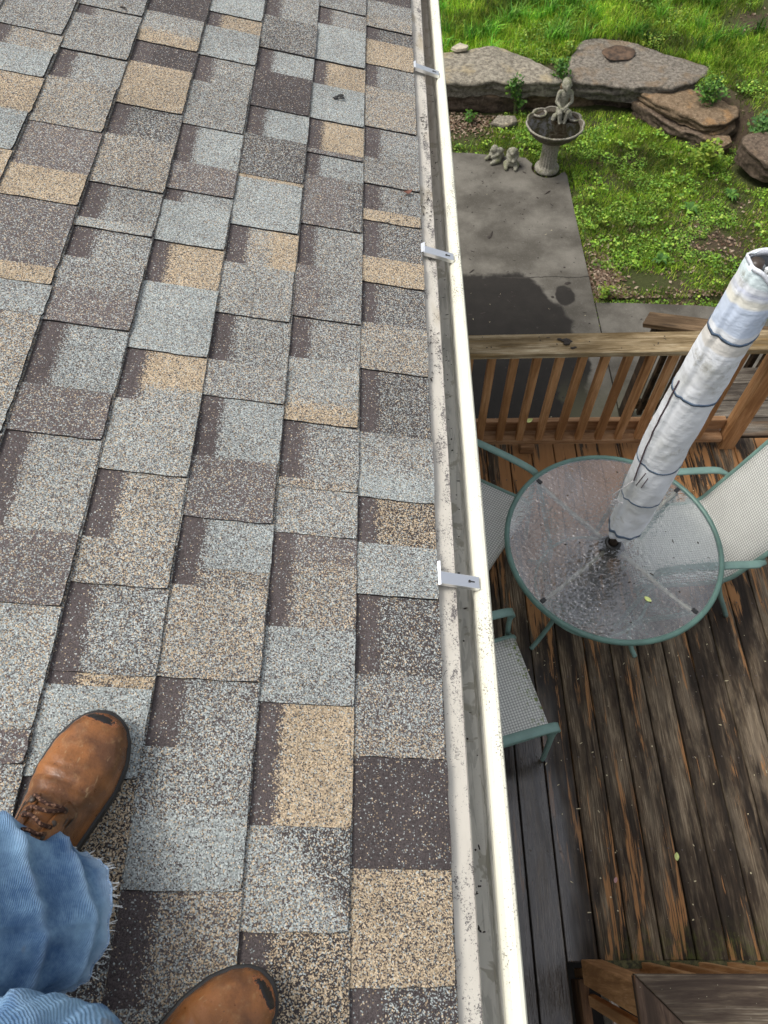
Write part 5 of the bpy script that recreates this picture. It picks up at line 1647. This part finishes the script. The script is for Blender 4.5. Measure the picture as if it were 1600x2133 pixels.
    for a, s in enumerate(rows_):
        sl = (.010, -.018, .012, -.014, .012)[a]
        pts = [P(s + sl * (i / 5 - 1) + .006 * math.sin(i * .9 + a), .5 + .13 - .26 * i / 10, .0065 + .0045 * math.sin(math.pi * i / 10) ** .6) for i in range(11)]
        tube('lace', pts, .0023, LACE, root, 8)
    # stitching round the lace flaps and a seam across the toe
    for sg in (-1, 1):
        pts = [P(.31 + .245 * i / 18, .5 + sg * (.205 - .09 * max(0, (i - 14) / 4) ** 1.5), .0042) for i in range(19)]
        tube('stitching', pts, .0007, EYELET, root, 5)
        pts = [P(.31 + .26 * i / 18, .5 + sg * (.245 - .10 * max(0, (i - 15) / 3) ** 1.5), .0012) for i in range(19)]
        tube('stitching', pts, .0008, EYELET, root, 5)
    return root, M_
def uv_of(p):
    d = Vector(p) - ROOT; return (d.dot(DWN), d.y)
lt = uv_of((-.386, .283, 3.815)); rt = uv_of((-.150, -.022, 3.75))
def heel_of(t, ang, L=.285): return (t[0] - L * math.sin(R(ang)), t[1] - L * math.cos(R(ang)))
LH = heel_of(lt, 15.5); RH = heel_of(rt, 52)
boot('boot', LH, lt, 'left boot with its toe cap ripped open', -1, 0, 1)
boot('boot', RH, rt, 'right boot with scuffed worn-through toe rim', 1, 3, -1)

# jeans: each leg a wide bunched tube down to a frayed hem
def trouser_leg(path, radii, squash, seed, nring=90, nseg=96, folds=1.0, hem_tilt=0.):
    Pth = bez(path, 24); Rr = []
    m = len(Pth)
    L = [0.]
    for a, b in zip(Pth, Pth[1:]): L.append(L[-1] + (b - a).length)
    def rad(f):
        x = f * (len(radii) - 1); i = min(int(x), len(radii) - 2); return radii[i] + (radii[i + 1] - radii[i]) * (x - i)
    vs, fs, uv, fd = [], [], [], []
    for i, p in enumerate(Pth):
        t = (Pth[min(i + 1, m - 1)] - Pth[max(i - 1, 0)]).normalized()
        x = Vector((1, 0, 0)); x = (x - x.dot(t) * t).normalized(); y = t.cross(x)
        f = i / (m - 1); r = rad(f); l = L[i]
        for k in range(nseg):
            a = 2 * math.pi * k / nseg
            # stacked folds slanting round the leg, pinched on the front
            ph = l * 118 + 2.6 * math.sin(a + seed) + 1.3 * math.sin(2 * a + seed * 2.1)
            amp = .0095 * folds * math.exp(-l / .35) * min(1, l / .03) * (.45 + 1.1 * abs(noise.noise((math.cos(a) * 1.3 + seed, math.sin(a) * 1.3, l * 4))))
            rid = 1 - 2 * abs(math.sin(ph / 2 + .9 * noise.noise((a * .8, l * 6, seed)))) ** .75
            d = amp * rid + .012 * noise.noise((math.cos(a) * 1.7 + seed, math.sin(a) * 1.7, l * 11)) + .008 * noise.noise((math.cos(a) * 5, math.sin(a) * 5 + seed, l * 24))
            d += .006 * math.sin(3 * a + l * 14 + seed)
            if i < 2: d += .0015 * math.sin(a * 17)
            rr = r + d
            vs.append(p + x * rr * math.cos(a) * squash + y * rr * math.sin(a)); uv.append((a * r, l)); fd.append(max(0, 1 - l / .018) * .9 + .45 * max(0, rid) * min(1, amp / .006))
    for i in range(m - 1):
        for k in range(nseg): fs.append((i * nseg + k, i * nseg + (k + 1) % nseg, (i + 1) * nseg + (k + 1) % nseg, (i + 1) * nseg + k))
    return vs, fs, uv, fd, nseg
BODY = []
def legs():
    ank_l = RP(LH[0] + .075, LH[1] + .082, .10); ank_r = RP(RH[0] + .10, RH[1] + .05, .10)
    lp = [ank_l + Vector((-.012, -.050, -.045)), ank_l + Vector((-.040, -.052, .02)), ank_l + Vector((-.10, -.060, .12)), ank_l + Vector((-.20, -.07, .25)), ank_l + Vector((-.26, -.12, .38)), ank_l + Vector((-.24, -.40, .45))]
    rp = [ank_r + Vector((-.01, -.01, -.03)), ank_r + Vector((-.01, -.01, .06)), Vector((-.325, -.135, 3.96)), Vector((-.292, -.100, 4.045)), Vector((-.35, -.20, 4.13)), Vector((-.43, -.50, 4.22))]
    allv, allf, uvs, fds = [], [], [], []
    for pth, rad_, sq, sd in ((lp, [.083, .088, .088, .086, .088, .092], .80, 1.3), (rp, [.088, .086, .084, .084, .088, .095], .95, 4.1)):
        vs, fs, uv, fd, ns = trouser_leg(pth, rad_, sq, sd)
        b = len(allv); allv += [v - PL for v in vs]; allf += [tuple(i + b for i in f) for f in fs]; uvs += uv; fds += fd
        # fray along the hem
        rr_ = random.Random(int(sd * 10))
        for i in range(230):
            k = rr_.randrange(ns); p = vs[k] - PL; q_ = vs[ns + k] - PL; d = (p - q_).normalized()
            s_ = Vector((rr_.uniform(-1, 1), rr_.uniform(-1, 1), rr_.uniform(-.4, .2))) * .4
            Lf = rr_.uniform(.003, .015) if rr_.random() < .6 else .003
            e_ = p + (d + s_).normalized() * Lf
            fv, ff = sweep([p - d * .002, (p + e_) / 2 + s_ * .001, e_], .00045, 4, cap=False)
            FR_V.extend([tuple(v) for v in fv]); FR_F.extend([tuple(j + FR_N[0] for j in f) for f in ff]); FR_N[0] += len(fv)
        # thicker rolled hem
        hem = [(vs[k] - PL) for k in range(0, ns)]
        hv, hf = sweep(hem, .0013, 6, closed=True)
        pymesh('hem', hv, hf, SEAM, pr, True)
        BODY.append(pth)
    me = bpy.data.meshes.new('jeans'); me.from_pydata([tuple(v) for v in allv], [], allf); me.update()
    ul = me.uv_layers.new(name='UVMap')
    li = np.zeros(len(me.loops), np.int32); me.loops.foreach_get('vertex_index', li)
    ua = np.array(uvs, np.float32)[li]; ul.data.foreach_set('uv', ua.ravel())
    at = me.attributes.new('fade', 'FLOAT', 'POINT'); at.data.foreach_set('value', np.array(fds, np.float32))
    o = link('jeans', me, DENIM, pr, True)
    md = o.modifiers.new('t', 'SOLIDIFY'); md.thickness = .0025; md.offset = -1
FR_V, FR_F, FR_N = [], [], [0]
legs()
tag(pymesh('frayed_threads', FR_V, FR_F, FRAY, pr, False), kind='stuff')
hip = (BODY[0][-1] + BODY[1][-1]) / 2 + Vector((0, -.05, .03))
caps = []
for pth in BODY:
    q_ = [Vector(p) - PL for p in pth]
    caps += [(q_[0], .040, q_[1], .042), (q_[1], .042, q_[3], .058), (q_[3], .058, q_[4], .060), (q_[4], .062, q_[5], .075), (q_[5], .078, hip - PL, .10)]
blob('body', caps, SKIN, pr, .014, 2)
